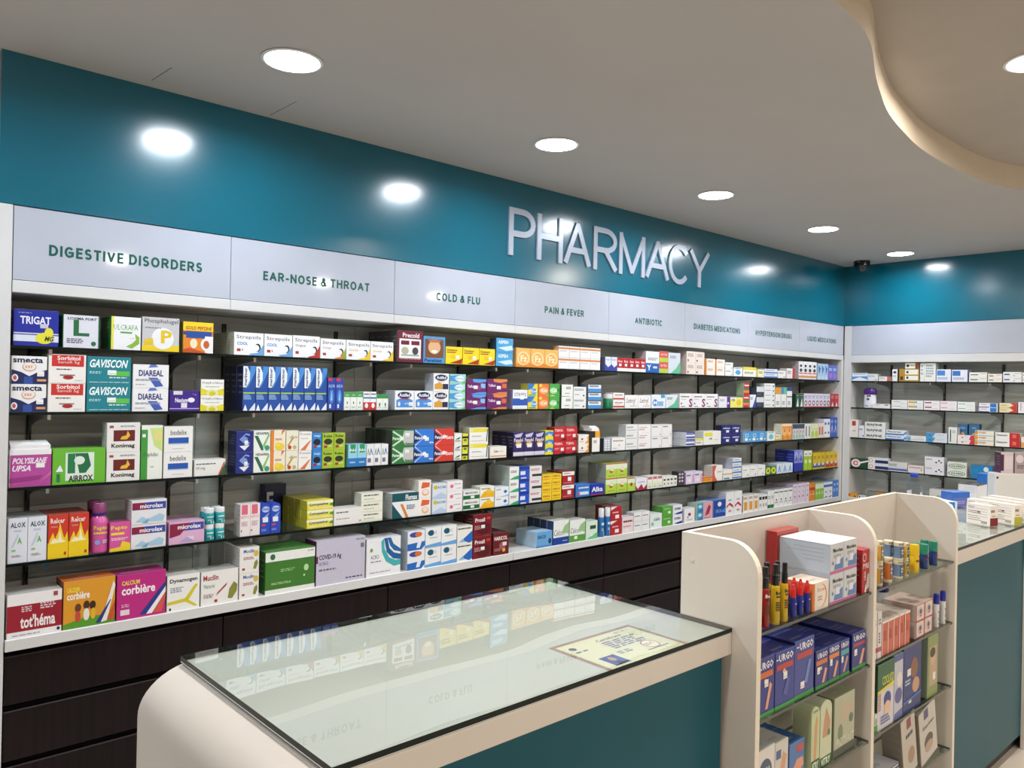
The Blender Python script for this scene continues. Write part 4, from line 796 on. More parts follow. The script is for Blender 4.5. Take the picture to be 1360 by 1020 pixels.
 ('s3', 1.4329, 1.4977, 0.1687, 1, 2, 1, 0.08, '', 'B f2ead2/e08a3a;r 0 0 .2 1 e8862e;p e0602a .75 1 .95 1 .7 .75;e .6 .2 .32 .18 f0d03a;e .45 .3 .16 .12 f4dc4a;s .3 .5 .8 .6 2 c84', 'cream carton with orange stripe and lemons'),
 ('s3', 1.4987, 1.555, 0.1657, 1, 2, 1, 0.06, '', 'B f0ead4/c2b07a;p b89a4a .1 .25 .2 .2 .6 .6 .5 .65;t efferv .3 .6 .9 .75 7a6a3a;e .7 .16 .14 .1 c8b078;e .3 .16 .14 .1 b8452a', 'pale gold carton with diagonal brown brush'),
 ('s3', 1.5561, 1.6162, 0.1596, 1, 2, 1, 0.06, '', 'B f4f2ee/ddd;p e07a4a .1 .02 .5 .02 .95 .55 .8 .5;t Ponstin .1 .82 .9 .94 666;s .15 .6 .7 .66 1 bbb', 'white carton with coral slash'),
 ('s3', 1.6174, 1.6633, 0.1518, 1, 2, 1, 0.06, '', 'B 2a84d4/1c5a94;e .5 .5 .38 .18 1a1a22;t cap .15 .76 .9 .9 bfe0fa b;r .15 .16 .45 .3 a22;s .55 .2 .9 .3 2 cef', 'small bright blue box with black oval'),
 ('s3', 1.6644, 1.7763, 0.1506, 2, 2, 1, 0.06, '', 'B a8c432/7a9420;e .5 .52 .36 .17 2a2e1a;t Relax .12 .76 .88 .92 3a4a1a b;r .15 .16 .42 .3 a33;s .5 .2 .85 .3 2 e8f0c0', 'olive green box with black oval'),
 ('s3', 1.7906, 1.8841, 0.098, 2, 1, 1, 0.06, '', 'B 9ad4e8/6aa;r .25 .62 .8 1 2f9a5a;r 0 0 1 .38 2a7ac4;t Adol .15 .68 .85 .82 f0faff b;s .2 .12 .8 .22 1 bde', 'pale blue box with green top tab'),
 ('s3', 1.886, 1.9993, 0.0946, 3, 1, 1, 0.05, '', 'B eeeef0/ccc;p 4a9a4a .1 .5 .25 .85 .4 .5 .32 .5 .25 .68 .18 .5;p 3a5aa8 .4 .5 .6 .85 .9 .5 .8 .5 .62 .7 .5 .5;r .15 .15 .6 .35 778', 'upright white box with coloured zigzag'),
 ('s3', 2.0181, 2.1394, 0.1554, 1, 2, 5, 0.045, '', 'B 2f7a3e/3a4038;p c4c8c4 .55 .95 1 .95 1 .1 .6 .1 .45 .45;p cfe8cf 0 .9 .45 .5 .5 .58 .05 .97;p cfe8cf 0 .1 .45 .5 .5 .42 .05 .03;e .45 .5 .09 .1 dff8df;t Panadol .02 .42 .5 .6 e8f8e8 b;t Extend .62 .12 .98 .24 234 b;k .6 .6', 'green and silver painkiller box'),
 ('s3', 2.1406, 2.2573, 0.1561, 1, 2, 1, 0.06, '', 'B 2f7ad8/123a80;p 122858 0 .85 .4 .5 0 .15;p d8e8fa .02 .95 .5 .5 .06 .98 ;p d8e8fa .02 .05 .5 .5 .06 .02;e .52 .52 .1 .12 eaf4ff;t Panadol .02 .4 .5 .6 f0f4ff b;t dve .76 .14 .97 .26 f0f4ff b;k .52 .3', 'bright blue painkiller box with star flash'),
 ('s3', 2.2586, 2.3759, 0.1553, 1, 2, 1, 0.06, '', 'B d83a2e/8a2420;p 122858 0 .85 .4 .5 0 .15;p f4dcd8 .02 .95 .5 .5 .06 .98 ;p f4dcd8 .02 .05 .5 .5 .06 .02;e .5 .52 .1 .12 ffeae6;t Panadol .02 .4 .48 .6 f0f4ff b;t Extra .6 .36 .98 .58 fff0ee b', 'red painkiller box with star flash'),
 ('s3', 2.3788, 2.4281, 0.1324, 1, 3, 1, 0.06, '', 'B f0f0ec/ccc;p 3a7a4a .1 .3 .6 .3 .9 .6 .5 .5;r .1 .1 .8 .18 444', 'small white box with green leaf mark'),
 ('s3', 2.4296, 2.4664, 0.1293, 1, 3, 1, 0.07, '', 'B e8e03a/3a3e1c;r 0 .45 1 .7 1a1e14;e .5 .25 .3 .15 4a8a2a', 'narrow yellow and black box'),
 ('s3', 2.4729, 2.5984, 0.1562, 1, 2, 1, 0.07, '', 'B f2f2ec/b8b8ac;r .04 .72 .98 .96 e8dc3a;p 3a4a8a .88 .1 .94 .1 .98 .9 .94 .9;s .15 .42 .7 .5 2 999;s .1 .12 .8 .18 1 bbb;r .06 .78 .2 .88 f6f2b0', 'white carton with yellow header'),
 ('s3', 2.6111, 2.7244, 0.0577, 1, 1, 1, 0.07, '', 'B f4eee6/ddd4c8;r .04 .1 .96 .2 e0904a;t Lim .25 .48 .5 .68 334 b;s .55 .5 .8 .6 1 aaa', 'low white carton with orange foot line'),
 ('s3', 2.7699, 3.0021, 0.1264, 3, 1, 3, 0.055, '', 'B 2f2460/1e1838;p c8c4e0 .1 .9 .9 .98 .7 .8 .2 .78;t Panadol .08 .6 .9 .76 e8e4f4 b;e .5 .5 .3 .12 d8a85a;r .3 .36 .75 .52 eee;r 0 .02 1 .18 d8d4e4', 'dark violet night painkiller box'),
 ('s3', 3.0047, 3.0685, 0.1308, 1, 3, 1, 0.06, '', 'B e8dc3a/b8a82a;p 3a84c8 0 .3 .5 .5 1 .2 1 .8 .5 .9 0 .7;t Co .3 .35 .8 .65 fff b', 'yellow box with blue centre'),
 ('s3', 3.0709, 3.2582, 0.1478, 2, 2, 1, 0.06, '', 'B c8202c/8a1a22;t TYLENOL .05 .66 .75 .86 f8e0e0 b;s .08 .3 .5 .45 2 eaa;r .6 .22 .85 .45 eee;p 5a1018 .5 0 1 0 1 .2', 'red painkiller carton with white title'),
 ('s3', 3.2688, 3.3573, 0.1013, 1, 2, 1, 0.06, '', 'B f2eee8/b8a898;p f0a02a .6 0 1 0 1 1 .8 .6 .9 .4;e .35 .5 .1 .1 a33;s .1 .15 .5 .25 1 999', 'white box with amber right edge'),
 ('s3', 3.3823, 3.4508, 0.1199, 1, 1, 2, 0.06, 'flapbox', 'B f2f0ec/4a4a44/f6f4ee;r 0 .68 .4 1 222;r .4 .68 1 1 f0a82a;s .2 .4 .7 .55 3 778', 'upright white box with amber panel and raised flap'),
 ('s3', 3.4852, 3.549, 0.0758, 1, 1, 1, 0.03, '', 'B b8bcc0/3a3c40;e .3 .82 .16 .06 eef;e .7 .82 .16 .06 eef;e .3 .64 .16 .06 eef;e .7 .64 .16 .06 eef;e .3 .46 .16 .06 eef;e .7 .46 .16 .06 eef;e .3 .28 .16 .06 eef;e .7 .28 .16 .06 eef;e .3 .1 .16 .05 eef;e .7 .1 .16 .05 eef', 'bundle of silver tablet blister strips'),
 ('s3', 3.5557, 3.6837, 0.0759, 1, 1, 1, 0.06, '', 'B f2f0ee/ddd;s .1 .66 .85 .78 1 866;e .55 .4 .05 .05 a55;s .1 .12 .4 .2 1 999', 'low white carton with faint red writing'),
 ('s3', 3.6847, 3.7993, 0.1512, 1, 3, 1, 0.06, '', 'B ecedec/c8cac8;s .08 .55 .7 .75 2 667;r .08 .3 .9 .36 999', 'white carton with grey rule'),
 ('s3', 3.803, 3.9291, 0.149, 1, 3, 1, 0.06, '', 'B f4f0f0/d8d4d4;r .1 .6 .7 .66 b66;s .08 .3 .6 .45 2 855', 'white carton with dark pink rule'),
 ('s3', 3.9329, 4.1469, 0.1467, 2, 2, 1, 0.06, '', 'B ededec/d0d0d0;s .12 .72 .6 .84 1 445;e .85 .14 .05 .05 a66;r 0 .96 1 1 ddd', 'plain white tablet carton'),
 ('s3', 4.2999, 4.3971, 0.091, 1, 2, 4, 0.05, '', 'B 3a4aa4/e2e4ea;r 0 .35 1 .62 eceef4;s .1 .7 .9 .85 1 aac;r 0 0 1 .1 e4e4ee', 'blue and white banded box'),
 ('s3', 4.4072, 4.494, 0.0435, 1, 1, 1, 0.05, '', 'G2 f2f2ec e6e04a 667', 'small white box with yellow lid'),
 ('s3', 4.4966, 4.7086, 0.0912, 1, 1, 1, 0.08, '', 'B f0eeea/cccac4;r .06 .62 .5 .9 e6e03a;t VR .3 .35 .5 .5 444 b;s .6 .3 .9 .4 2 bbb', 'white carton with yellow title block'),
 ('s3', 4.7164, 4.9554, 0.1274, 2, 2, 1, 0.05, '', 'B 1a2272/0e1440;t edena .12 .6 .85 .78 dfe4f8 b;r .45 .2 .75 .46 e8eaf0', 'dark navy tablet carton'),
 ('s3', 4.9967, 5.3062, 0.0739, 3, 1, 2, 0.07, '', 'B 4a9edc/a8c4cc;r .2 .5 .6 .82 e4f2fc;r .25 .55 .55 .77 4a9edc;r .15 .15 .5 .4 fff;e .78 .25 .12 .1 cde', 'light blue carton with white squares'),
 ('s3', 5.3168, 5.4309, 0.0689, 1, 1, 1, 0.05, '', 'G7 eef4f4 7ac0c8 3a8a5a', 'white carton with teal wreath'),
 ('s3', 5.4372, 5.5151, 0.0434, 1, 1, 1, 0.05, '', 'G1 f4ecd4 e8b83a 886', 'small cream carton with amber foot'),
 ('s3', 5.5344, 5.6834, 0.1236, 2, 1, 1, 0.07, '', 'B f0983a/eae6d0;e .5 .5 .4 .25 f6c070;p d8641e .3 .5 .5 .8 .7 .5;r 0 .85 1 1 f4e4c4;r 0 0 .3 .3 c8861a', 'upright orange carton with peak shape'),
 ('s3', 5.6952, 5.88, 0.1179, 4, 1, 1, 0.07, '', 'B d4dcdc/aab;r 0 .7 1 1 3a4a5a;p d88a8a .1 .3 .9 .5 .5 .65;e .5 .2 .3 .14 8ac4a0', 'upright grey patterned box'),
 ('s3', 5.886, 5.9845, 0.1175, 2, 1, 1, 0.07, '', 'B f0f0f0/ccc;r .35 .15 .7 .85 667', 'upright white box with dark bar'),
 ('s3', 5.9883, 6.1107, 0.1157, 2, 1, 1, 0.07, '', 'B e4ecc4/bbc4a0;e .5 .3 .4 .25 b8d44a;r .1 .6 .9 .7 cda', 'upright pale lime box'),
 ('s3', 6.1143, 6.2008, 0.1196, 2, 1, 1, 0.07, '', 'B f0e0d4/cbb;r .2 .2 .8 .75 c8643a', 'upright box with rust panel'),
 ('s3', 6.2059, 6.3182, 0.1519, 2, 1, 1, 0.08, '', 'B eaeef6/ccd;e .5 .75 .3 .08 3a6ac0;r .3 .2 .7 .3 333', 'tall white box with blue cap mark'),
 ('s3', 6.3216, 6.4462, 0.1628, 2, 1, 1, 0.08, '', 'B 2a5ac0/1a2a7a;p dfe8fa .2 .2 .5 .5 .8 .2 .8 .3 .5 .62 .2 .3;s .2 .7 .8 .85 2 bcf', 'tall blue box with white arrow'),
 ('s4', 0.5245, 0.6379, 0.1497, 2, 1, 2, 0.07, '', 'B e2e5ee/c4c6cc/9a9c9c;t ALOX .12 .78 .9 .9 333a5a b;s .3 .68 .7 .73 2 a8b4d0;t A .48 .42 .72 .56 6ab84a b;p c8d0e0 .15 .34 .3 .36 .55 .6 .5 .66 .3 .48;s .2 .12 .7 .18 2 a99;r .2 .26 .4 .3 8ac46a', 'tall pale grey syrup carton with green letter'),
 ('s4', 0.6399, 0.7663, 0.1498, 2, 1, 2, 0.07, '', 'B d03a28/8a2a20/a03a28;r 0 0 1 .36 f0cc1e;p f0cc1e 0 .3 .1 .44 .25 .6 .35 .45 .5 .6 .58 .82 .7 .6 .8 .45 .95 .6 1 .34;p f8efc0 .1 .34 .28 .46 .5 .42 .58 .66 .68 .44 .9 .36;t Relcer .12 .8 .82 .92 f8e6e0 b;s .15 .7 .5 .74 2 f0b0a0;e .85 .1 .06 .04 b33', 'red carton with yellow flames'),
 ('s4', 0.7737, 0.8375, 0.1766, 1, 1, 2, 0.06, 'bottle:0.0602', 'M d0589c 8a3a6a 2a2a78', 'pink stomach syrup bottle with maroon cap'),
 ('s4', 0.8337, 0.9042, 0.1045, 1, 1, 1, 0.06, '', 'B d8589c/b04080/9a3a6a;t Pepto .06 .7 .85 .88 f4d83a b;r .06 .56 .7 .64 f4d83a;s .08 .36 .9 .46 2 f8d0e4;p f0d030 0 0 1 0 1 .24 .6 .34 .5 .14 0 .1', 'pink stomach tablet carton with yellow foot'),
 ('s4', 0.9043, 1.0289, 0.1761, 1, 2, 1, 0.08, '', 'B e8e6ea/d4d0d4;r .02 .6 .98 .9 3a4aa0;p 8a1c44 .02 .62 .5 .6 .35 .9 .02 .9;t microlax .24 .66 .9 .84 f6f2f8 b;p a8cce4 .1 .1 .3 .32 .45 .2 .8 .4 .95 .3 .9 .08;p 6aa8d0 .3 .05 .5 .24 .45 .04', 'white carton with blue and crimson title band'),
 ('s4', 1.0369, 1.1707, 0.0837, 1, 1, 2, 0.08, '', 'B dfb0d0/c48ab4;r .02 .58 .98 .92 3a4aa0;p 8a1c44 .02 .3 .3 .4 .6 .92 .02 .92;t microlax .24 .66 .9 .86 f6f2f8 b;t BEBE .48 .14 .7 .3 eef b;p b0a8d8 .3 .1 .5 .3 .7 .1', 'lilac pink carton with blue and crimson title band'),
 ('s4', 1.1727, 1.257, 0.1237, 2, 2, 2, 0.045, 'pillbottle:0.0383', 'O eceff0 1a9aa0', 'small teal pill bottle with white cap'),
 ('s4', 1.3093, 1.3938, 0.1274, 2, 1, 1, 0.06, '', 'B f0e6e6/d0c6c2;r .15 .68 .75 .98 e06a80;t KETOC .1 .56 .9 .64 d05a6a;s .15 .3 .8 .46 4 caa;r .1 .14 .2 .2 444', 'pale carton with pink header block'),
 ('s4', 1.3969, 1.4814, 0.1243, 2, 1, 1, 0.06, 'roundbox', 'B 2848b8/1c2c80;e .5 .8 .4 .1 bcd0f0;t Otrivin .12 .76 .88 .86 2848b8 b;p 8ab4ec .1 .5 .9 .7 .5 .45;r .2 .38 .75 .54 e8ecf4;r .1 .26 .5 .32 d44;s .1 .08 .6 .16 2 8ae', 'blue nasal drop carton with white label'),
 ('s4', 1.5997, 1.7244, 0.1164, 1, 3, 4, 0.055, '', 'B f0e244/c8c02a;r .0 .66 1 .95 f6f4d0;t Lysopaine .08 .38 .8 .74 1c4a90 bi;r .1 .14 .9 .2 e8f4f8;p 3a9a4a .85 .4 1 .3 1 .66 .9 .6', 'flat yellow lozenge box with blue italic title'),
 ('s4', 1.727, 1.8737, 0.0716, 1, 1, 1, 0.07, '', 'B eeece8/d4d2cc;s .08 .68 .5 .8 1 555;s .08 .3 .55 .4 1 b99;r .86 .1 .94 .2 aaa', 'long plain white carton'),
 ('s4', 1.8623, 1.9766, 0.1295, 1, 3, 1, 0.06, '', 'B efeee0/d0cfc2;s .12 .6 .8 .8 1 554;s .12 .26 .6 .4 1 aba;r 0 .1 1 .16 e4e6b8', 'flat cream cream box'),
 ('s4', 2.0254, 2.175, 0.1152, 1, 1, 2, 0.09, '', 'B eef0f2/b9bcbc;r 0 .66 1 1 14525c;t Flomax .5 .7 .95 .92 f0f4f4 b;p 14525c 0 0 .4 0 0 .6;p e0822e .3 .55 .4 .55 .62 0 .52 0;s .55 .3 .9 .5 3 667', 'white carton with teal header and orange slash'),
 ('s4', 2.1713, 2.2459, 0.1658, 1, 2, 2, 0.07, '', 'B f6f0ea/ded6cc;p e0663a .2 .55 .4 .55 .85 .6 .9 .85 .3 .9;e .55 .3 .28 .2 f0b490;e .56 .34 .2 .14 f6e4da', 'white box with terracotta mark'),
 ('s4', 2.2516, 2.3404, 0.1443, 1, 2, 2, 0.07, '', 'B dfe6f0/c0c8d4;e .22 .76 .14 .14 c8c43a;t ACCORD .36 .66 .95 .84 4a6ab0 b;p bccfe8 0 .1 .6 .4 1 .2 1 0 0 0', 'pale blue box with olive ring'),
 ('s4', 2.341, 2.4392, 0.1509, 1, 3, 1, 0.07, '', 'B f4f0f2/d8d4d6;e .3 .5 .11 .18 e06a9a;s .45 .62 .9 .72 1 778;s .6 .2 .9 .3 1 aaa', 'white box with pink flower dot'),
 ('s4', 2.442, 2.5488, 0.0959, 1, 2, 1, 0.07, '', 'B f0f2ee/c8cac4;r 0 .1 1 .5 1e6b38;t MEDICHEX .12 .66 .9 .86 333 b;r .45 .2 .68 .44 eee', 'white box with dark green band'),
 ('s4', 2.5497, 2.6472, 0.1094, 1, 2, 1, 0.07, '', 'B f4f2e8/ccc8b4;p f0b820 0 0 1 0 1 .5 .3 .55;e .62 .55 .2 .2 f0c83a;s .1 .72 .7 .84 1 666', 'white box with golden wedge'),
 ('s4', 2.6489, 2.7461, 0.0992, 1, 2, 1, 0.07, '', 'B eef2f6/c4ccd4;p 2a6ac8 .6 .5 .75 .7 .9 .5 .75 .3;s .1 .65 .5 .8 2 778;p 9ac8e8 .4 0 1 0 1 .2', 'white box with blue diamond'),
 ('s4', 2.7484, 2.8179, 0.198, 1, 3, 2, 0.06, '', 'B eef0f0/b8c4bc;p 3aa86a 0 0 1 0 1 .3 .5 .2;s .15 .5 .85 .7 2 866', 'white box with green lower wave'),
 ('s4', 2.8195, 2.8917, 0.1981, 1, 3, 2, 0.06, '', 'B 2a54c4/1e3a8a;r .1 .3 .6 .6 dfe8f8;r .0 .75 1 .95 1c3a9a;r .15 0 .7 .1 dde', 'blue and white tablet box'),
 ('s4', 2.8934, 2.9846, 0.1941, 1, 3, 2, 0.06, '', 'B e8e4e6/c4c0c2;r .2 .15 1 .35 333;s .1 .6 .9 .8 2 b77', 'light grey box with black lower bar'),
 ('s4', 2.9888, 3.138, 0.1423, 2, 4, 2, 0.05, '', 'B f4d42a/c8a020;t sanc .1 .55 .85 .85 c85020 b;s .1 .2 .8 .35 1 d8701a', 'flat golden yellow box'),
 ('s4', 3.1435, 3.2409, 0.1494, 1, 2, 2, 0.06, '', 'B a8202a/7a2028;r 0 .72 1 1 f2f0ee;s .1 .8 .7 .9 1 844;r .45 .3 .75 .6 eee;s .1 .1 .8 .2 1 d88', 'dark red box with white header'),
 ('s4', 3.2555, 3.3757, 0.0695, 1, 1, 1, 0.07, '', 'B 3a7ad0/2a5aa0;s .2 .6 .9 .78 1 e0ecfa;r .2 .15 .9 .4 dfe8f2;e .2 .25 .1 .12 c55', 'mid blue flat carton'),
 ('s4', 3.3788, 3.4969, 0.0644, 1, 1, 1, 0.07, '', 'B 1c3aa8/142a70;t Alka .08 .3 .9 .75 f0f2fa b;r 0 .02 1 .1 c33', 'navy fizz tablet carton with white title'),
 ('s4', 3.5098, 3.7063, 0.1764, 2, 2, 2, 0.07, '', 'B b8d448/a0a698;r 0 .6 1 1 e2ecd0;r 0 .93 1 1 c85a4a;e .5 .5 .16 .14 a8342e;e .55 .62 .2 .16 e8e0c0;s .2 .12 .8 .18 1 7a9a2a', 'lime herbal tea carton with berry picture'),
 ('s4', 3.7112, 3.7844, 0.0799, 1, 1, 2, 0.07, '', 'B b8d448/a0a698;r 0 .6 1 1 e2ecd0;r 0 .93 1 1 c85a4a;e .5 .5 .16 .14 a8342e', 'single lime herbal tea carton'),
 ('s4', 3.7881, 3.8987, 0.0727, 1, 1, 2, 0.07, '', 'B ecebf2/ccc;p a82a3a 0 0 1 0 1 .45 .7 .1 .5 .5 .2 .1 0 .4;t sala .2 .6 .8 .76 66a', 'white carton with red petal shapes'),
 ('s4', 3.9021, 4.0551, 0.077, 3, 1, 1, 0.06, '', 'B eef0e4/caa;e .5 .35 .34 .2 dfe8c8;r .1 .75 .9 .95 c86a7a;r .2 .1 .8 .2 b8c8a0', 'small white carton with pink top line'),
 ('s4', 4.0591, 4.2109, 0.0648, 4, 1, 1, 0.06, '', 'B eeeee6/c8c8c0;r .2 .6 .8 .78 3a4a3a;e .5 .3 .2 .12 888', 'narrow white box with dark square'),
 ('s4', 4.2179, 4.2879, 0.0888, 1, 1, 1, 0.05, '', 'B 4a3e44/2a2428;e .3 .8 .14 .08 ccd;e .7 .8 .14 .08 ccd;e .3 .55 .14 .08 ccd;e .7 .55 .14 .08 ccd;e .3 .3 .14 .08 ccd;e .7 .3 .14 .08 ccd', 'stacked dark tablet blister pack'),
 ('s4', 4.3048, 4.4932, 0.0774, 2, 1, 1, 0.07, '', 'B e6d8ea/b890c0;s .1 .6 .6 .8 1 556;r .75 .1 1 .8 d0a8d4;r .3 .2 .6 .4 eee', 'pale mauve carton'),
 ('s4', 4.4987, 4.6101, 0.0321, 2, 1, 2, 0.06, '', 'B f0a43a/c04a30;r 0 .82 1 1 c8402e;s .15 .3 .8 .6 3 c86a1a', 'orange carton with red lid'),
 ('s4', 4.6118, 4.7357, 0.1057, 1, 1, 1, 0.07, '', 'B f2efe8/ccc;p d8584a 0 0 .5 0 .25 .3 .2 .6 .4 1 0 1;s .5 .5 .9 .6 1 a88', 'white carton with coral crescent'),
 ('s4', 4.7415, 4.8599, 0.0697, 1, 1, 1, 0.07, '', 'B f0eee8/bcc;r 0 .5 1 .62 e0a05a;r .1 .05 .7 .2 4a90c0', 'white carton with tan middle stripe'),
 ('s4', 4.8618, 4.974, 0.1436, 1, 4, 2, 0.06, '', 'B eceff4/bbc;r 0 .1 1 .38 3a7ac4;s .1 .55 .8 .75 1 667', 'flat white box with blue stripe'),
 ('s4', 4.986, 5.3, 0.0788, 3, 1, 2, 0.07, '', 'B f2f2f0/ccc;s .1 .6 .6 .7 1 667;s .1 .45 .4 .5 1 bbb;e .7 .2 .08 .06 88a', 'plain white square carton'),
 ('s4', 5.3054, 5.4578, 0.0587, 2, 1, 1, 0.06, '', 'B 4a7a3a/3a5a3a;e .5 .5 .44 .42 dfe04a;e .5 .5 .2 .2 6a8a2a', 'box with large yellow oval'),
 ('s4', 5.468, 5.7075, 0.0725, 3, 1, 2, 0.06, '', 'B dfeaf6/bccada;p 3a8ac8 .2 .1 .5 .9 .8 .1 .6 .2 .5 .6 .4 .2', 'pale box with blue letter shape'),
 ('s4', 5.7268, 5.8702, 0.1641, 2, 1, 2, 0.08, '', 'B 8a94d8/1a2a90;r 0 0 1 .4 2838a8;e .5 .7 .3 .2 c8d0f0;p 4a5ac0 .2 .5 .8 .5 .5 .9', 'tall violet blue carton'),
 ('s4', 5.8825, 6.0122, 0.1549, 2, 1, 1, 0.08, '', 'B a8cc2a/8aa020;r 0 .72 1 1 f0f2e8;e .5 .45 .3 .1 eef4cc;r .3 .8 .7 .86 444', 'tall lime carton with white cap'),
 ('s4', 6.0318, 6.2374, 0.1307, 3, 1, 2, 0.06, '', 'B e0c01e/b8981a;r .05 .1 .95 .35 2a4a9a;e .5 .3 .3 .1 c8e0f0;s .2 .6 .8 .8 2 8a6a1a', 'golden carton with blue lower panel'),
 ('s4', 6.2437, 6.4658, 0.1279, 3, 1, 2, 0.06, '', 'B e0c01e/b8981a;r .05 .05 .95 .38 b83020;e .5 .34 .3 .1 f0d0c0;s .2 .6 .8 .8 2 8a6a1a', 'golden carton with red lower panel'),
 ('l', 0.5219, 0.6844, 0.1454, 1, 1, 1, 0.12, '', "B f2eeee/c8c4c0/b4b0ac;r 0 .14 1 .74 9c1c2e;t tot'héma .24 .2 .88 .5 f8eeee b;s .26 .56 .5 .7 3 e8c8cc;s .6 .58 .9 .74 3 e8c8cc;r .84 .86 .92 .96 a44;s .1 .04 .6 .07 1 99a;e .94 .08 .03 .04 333", 'white carton with crimson panel and opened look'),
 ('l', 0.6858, 0.8528, 0.1645, 1, 1, 1, 0.1, '', 'B e09a2a/8a4a2a/c0642a;t CALCIUM .07 .76 .3 .86 f4e04a b;t corbière .07 .6 .5 .76 f8f4ea b;p 5a9a2a 0 0 1 0 1 .16 .5 .22 0 .1;e .28 .42 .06 .09 6a3a20;e .44 .46 .06 .09 4a2a1a;e .56 .44 .06 .09 3a2418;e .28 .24 .05 .12 c84a3a;e .44 .26 .06 .13 eee8d8;e .57 .26 .05 .12 e8b02a;p f0e8e0 .72 .04 .84 .06 1 .8 .96 .9;p 2a3a8a .62 .04 .72 .04 .92 .5 .9 .5;p c8542a .84 .06 .98 .06 1 .5', 'orange calcium carton with three cartoon children'),
 ('l', 0.8548, 1.0259, 0.1613, 1, 1, 1, 0.1, '', 'B c02a80/7a1c50/9a2a6a;t CALCIUM .1 .76 .46 .86 f4d84a b;t corbière .1 .54 .78 .74 fbf2f6 b;p f4eef0 .6 .05 .72 .05 1 .5 1 .64;p 2a3a8a .46 .05 .6 .05 1 .62 .98 .72;p d8584a .74 .05 .92 .05 1 .4 1 .5;r .08 .1 .26 .22 e8d8e0;s .1 .26 .3 .34 2 eac', 'magenta calcium carton with ribbon of blue stripes'),
 ('l', 1.0287, 1.151, 0.1329, 1, 1, 1, 0.09, '', 'B f2f0ec/cbc9c4/bab8b0;p d8c82a .02 .26 .55 .32 .85 .68 .95 .68 .66 .26 .95 .06 .84 .06 .55 .22 .02 .18;t Dynamogen .08 .76 .92 .9 223 b;s .1 .5 .5 .66 3 99a;e .1 .06 .03 .04 222', 'white carton with yellow branching lines'),
 ('l', 1.1535, 1.3013, 0.1301, 1, 1, 1, 0.09, '', 'B efece8/c9c6c2/b0aea8;t Mucilin .06 .72 .46 .88 a82a3a b;t Natural .08 .5 .36 .62 3a8a5a;p a82a3a .4 .24 .68 .52 .7 .6 .44 .34;p 8a8a3a .72 .12 .84 .1 .96 .3 .98 .5 .88 .6 .76 .4;s .08 .2 .36 .32 3 a88;r .36 .06 .44 .14 a33', 'white fibre carton with wheat drawing'),
 ('l', 1.3038, 1.3863, 0.2032, 1, 2, 4, 0.07, '', 'B efece8/cfccc8/b8b4ac;t Mucilin .2 .78 .76 .92 3a5aa8 b;s .2 .5 .8 .62 2 a66;p 8a8a3a .7 .14 .84 .12 .94 .34 .9 .5 .76 .4;r .14 .12 .28 .2 a33;e .84 .74 .12 .12 d8b84a', 'narrow white fibre box with ear of wheat'),
 ('l', 1.4105, 1.6336, 0.1733, 1, 1, 2, 0.09, '', 'B 3f7a2c/2f6420/4a8438;r 0 .76 1 .98 eef0ea;r 0 0 1 .1 e8eae4;e .14 .87 .05 .07 3a6a4a;s .3 .48 .6 .56 2 9ac47a;e .82 .52 .05 .08 b8dc9a;s .12 .2 .6 .26 2 a8cc8a;e .78 .34 .02 .03 b8dc9a;s .85 .9 .97 .93 1 888', 'large green test kit carton with white bands'),
 ('l', 1.636, 1.8796, 0.1905, 1, 1, 1, 0.1, '', 'B c9c4d6/5a1a50/b8b4c4;t COVID-19_Ag .06 .54 .5 .68 2a2438 b;p 6a1c54 0 .5 .04 .5 .04 .66 0 .66;s .06 .44 .3 .52 3 88a;s .06 .3 .4 .36 1 667;r .9 .74 .97 .84 778;s .6 .06 .94 .1 1 4a3a5a;s .8 .92 .97 .95 1 778', 'large lilac test kit carton'),
 ('l', 1.8832, 2.068, 0.1696, 1, 1, 1, 0.09, '', 'B f0f1f4/cfd0d4/d4d6dc;p 1f5f98 .5 .98 .6 .98 .66 .7 .8 .56 1 .5 1 .36 .78 .4 .58 .6;p 48b0b4 .42 .9 .5 .98 .52 .7 .66 .45 .84 .36 1 .36 1 .22 .8 .2 .56 .36 .44 .62;p 2a6aa8 .6 .98 .7 .98 .78 .8 1 .64 1 .56 .8 .62 .68 .76;t ACRO .12 .46 .36 .56 667;s .12 .36 .44 .4 1 778;e .14 .7 .04 .05 8a9a4a;s .1 .08 .7 .11 1 99a', 'white test kit carton with teal swirls'),
 ('l', 2.1027, 2.2036, 0.1805, 1, 2, 3, 0.08, '', 'B eef0f4/b4bec8/c0c6cc;p 2a6ac0 0 0 .8 0 1 .2 1 .42 0 .34;e .45 .8 .34 .14 3a4a9a;e .62 .8 .2 .13 d8703a;p e8f0fa .5 .1 .7 .1 .8 .4 .6 .5', 'white wipes carton with blue and orange pill logo'),
 ('l', 2.2045, 2.3932, 0.1853, 2, 2, 2, 0.08, '', 'B f0f2f4/ccd0d4/d4d6da;p 6aa8e0 0 0 1 0 1 .22 0 .12;e .35 .74 .2 .15 1a5a70;r .52 .66 .72 .82 dadce2;s .25 .44 .75 .5 1 99a', 'white carton with dark teal blob logo'),
 ('l', 2.3953, 2.493, 0.1722, 1, 2, 2, 0.08, '', 'B f0eee8/ccc/d4d2cc;p 2a6ac0 .3 .2 1 .7 1 .1 .8 0;s .05 .78 .9 .9 1 554;p 88b8e8 .1 .1 .5 .1 .4 .3', 'white carton with slanted blue blade'),
 ('l', 2.4963, 2.6202, 0.2194, 1, 2, 2, 0.08, '', 'B 7a1420/4a1014/5a161c;t Prosil .1 .66 .62 .84 f4e8e8 b;r .72 .74 .92 .86 c8402e;e .55 .35 .4 .28 5a0f18;s .08 .3 .4 .5 3 d8a0a0;k .42 .36;p 3a7a2a .55 0 .8 .04 .9 0', 'dark crimson capsule carton'),
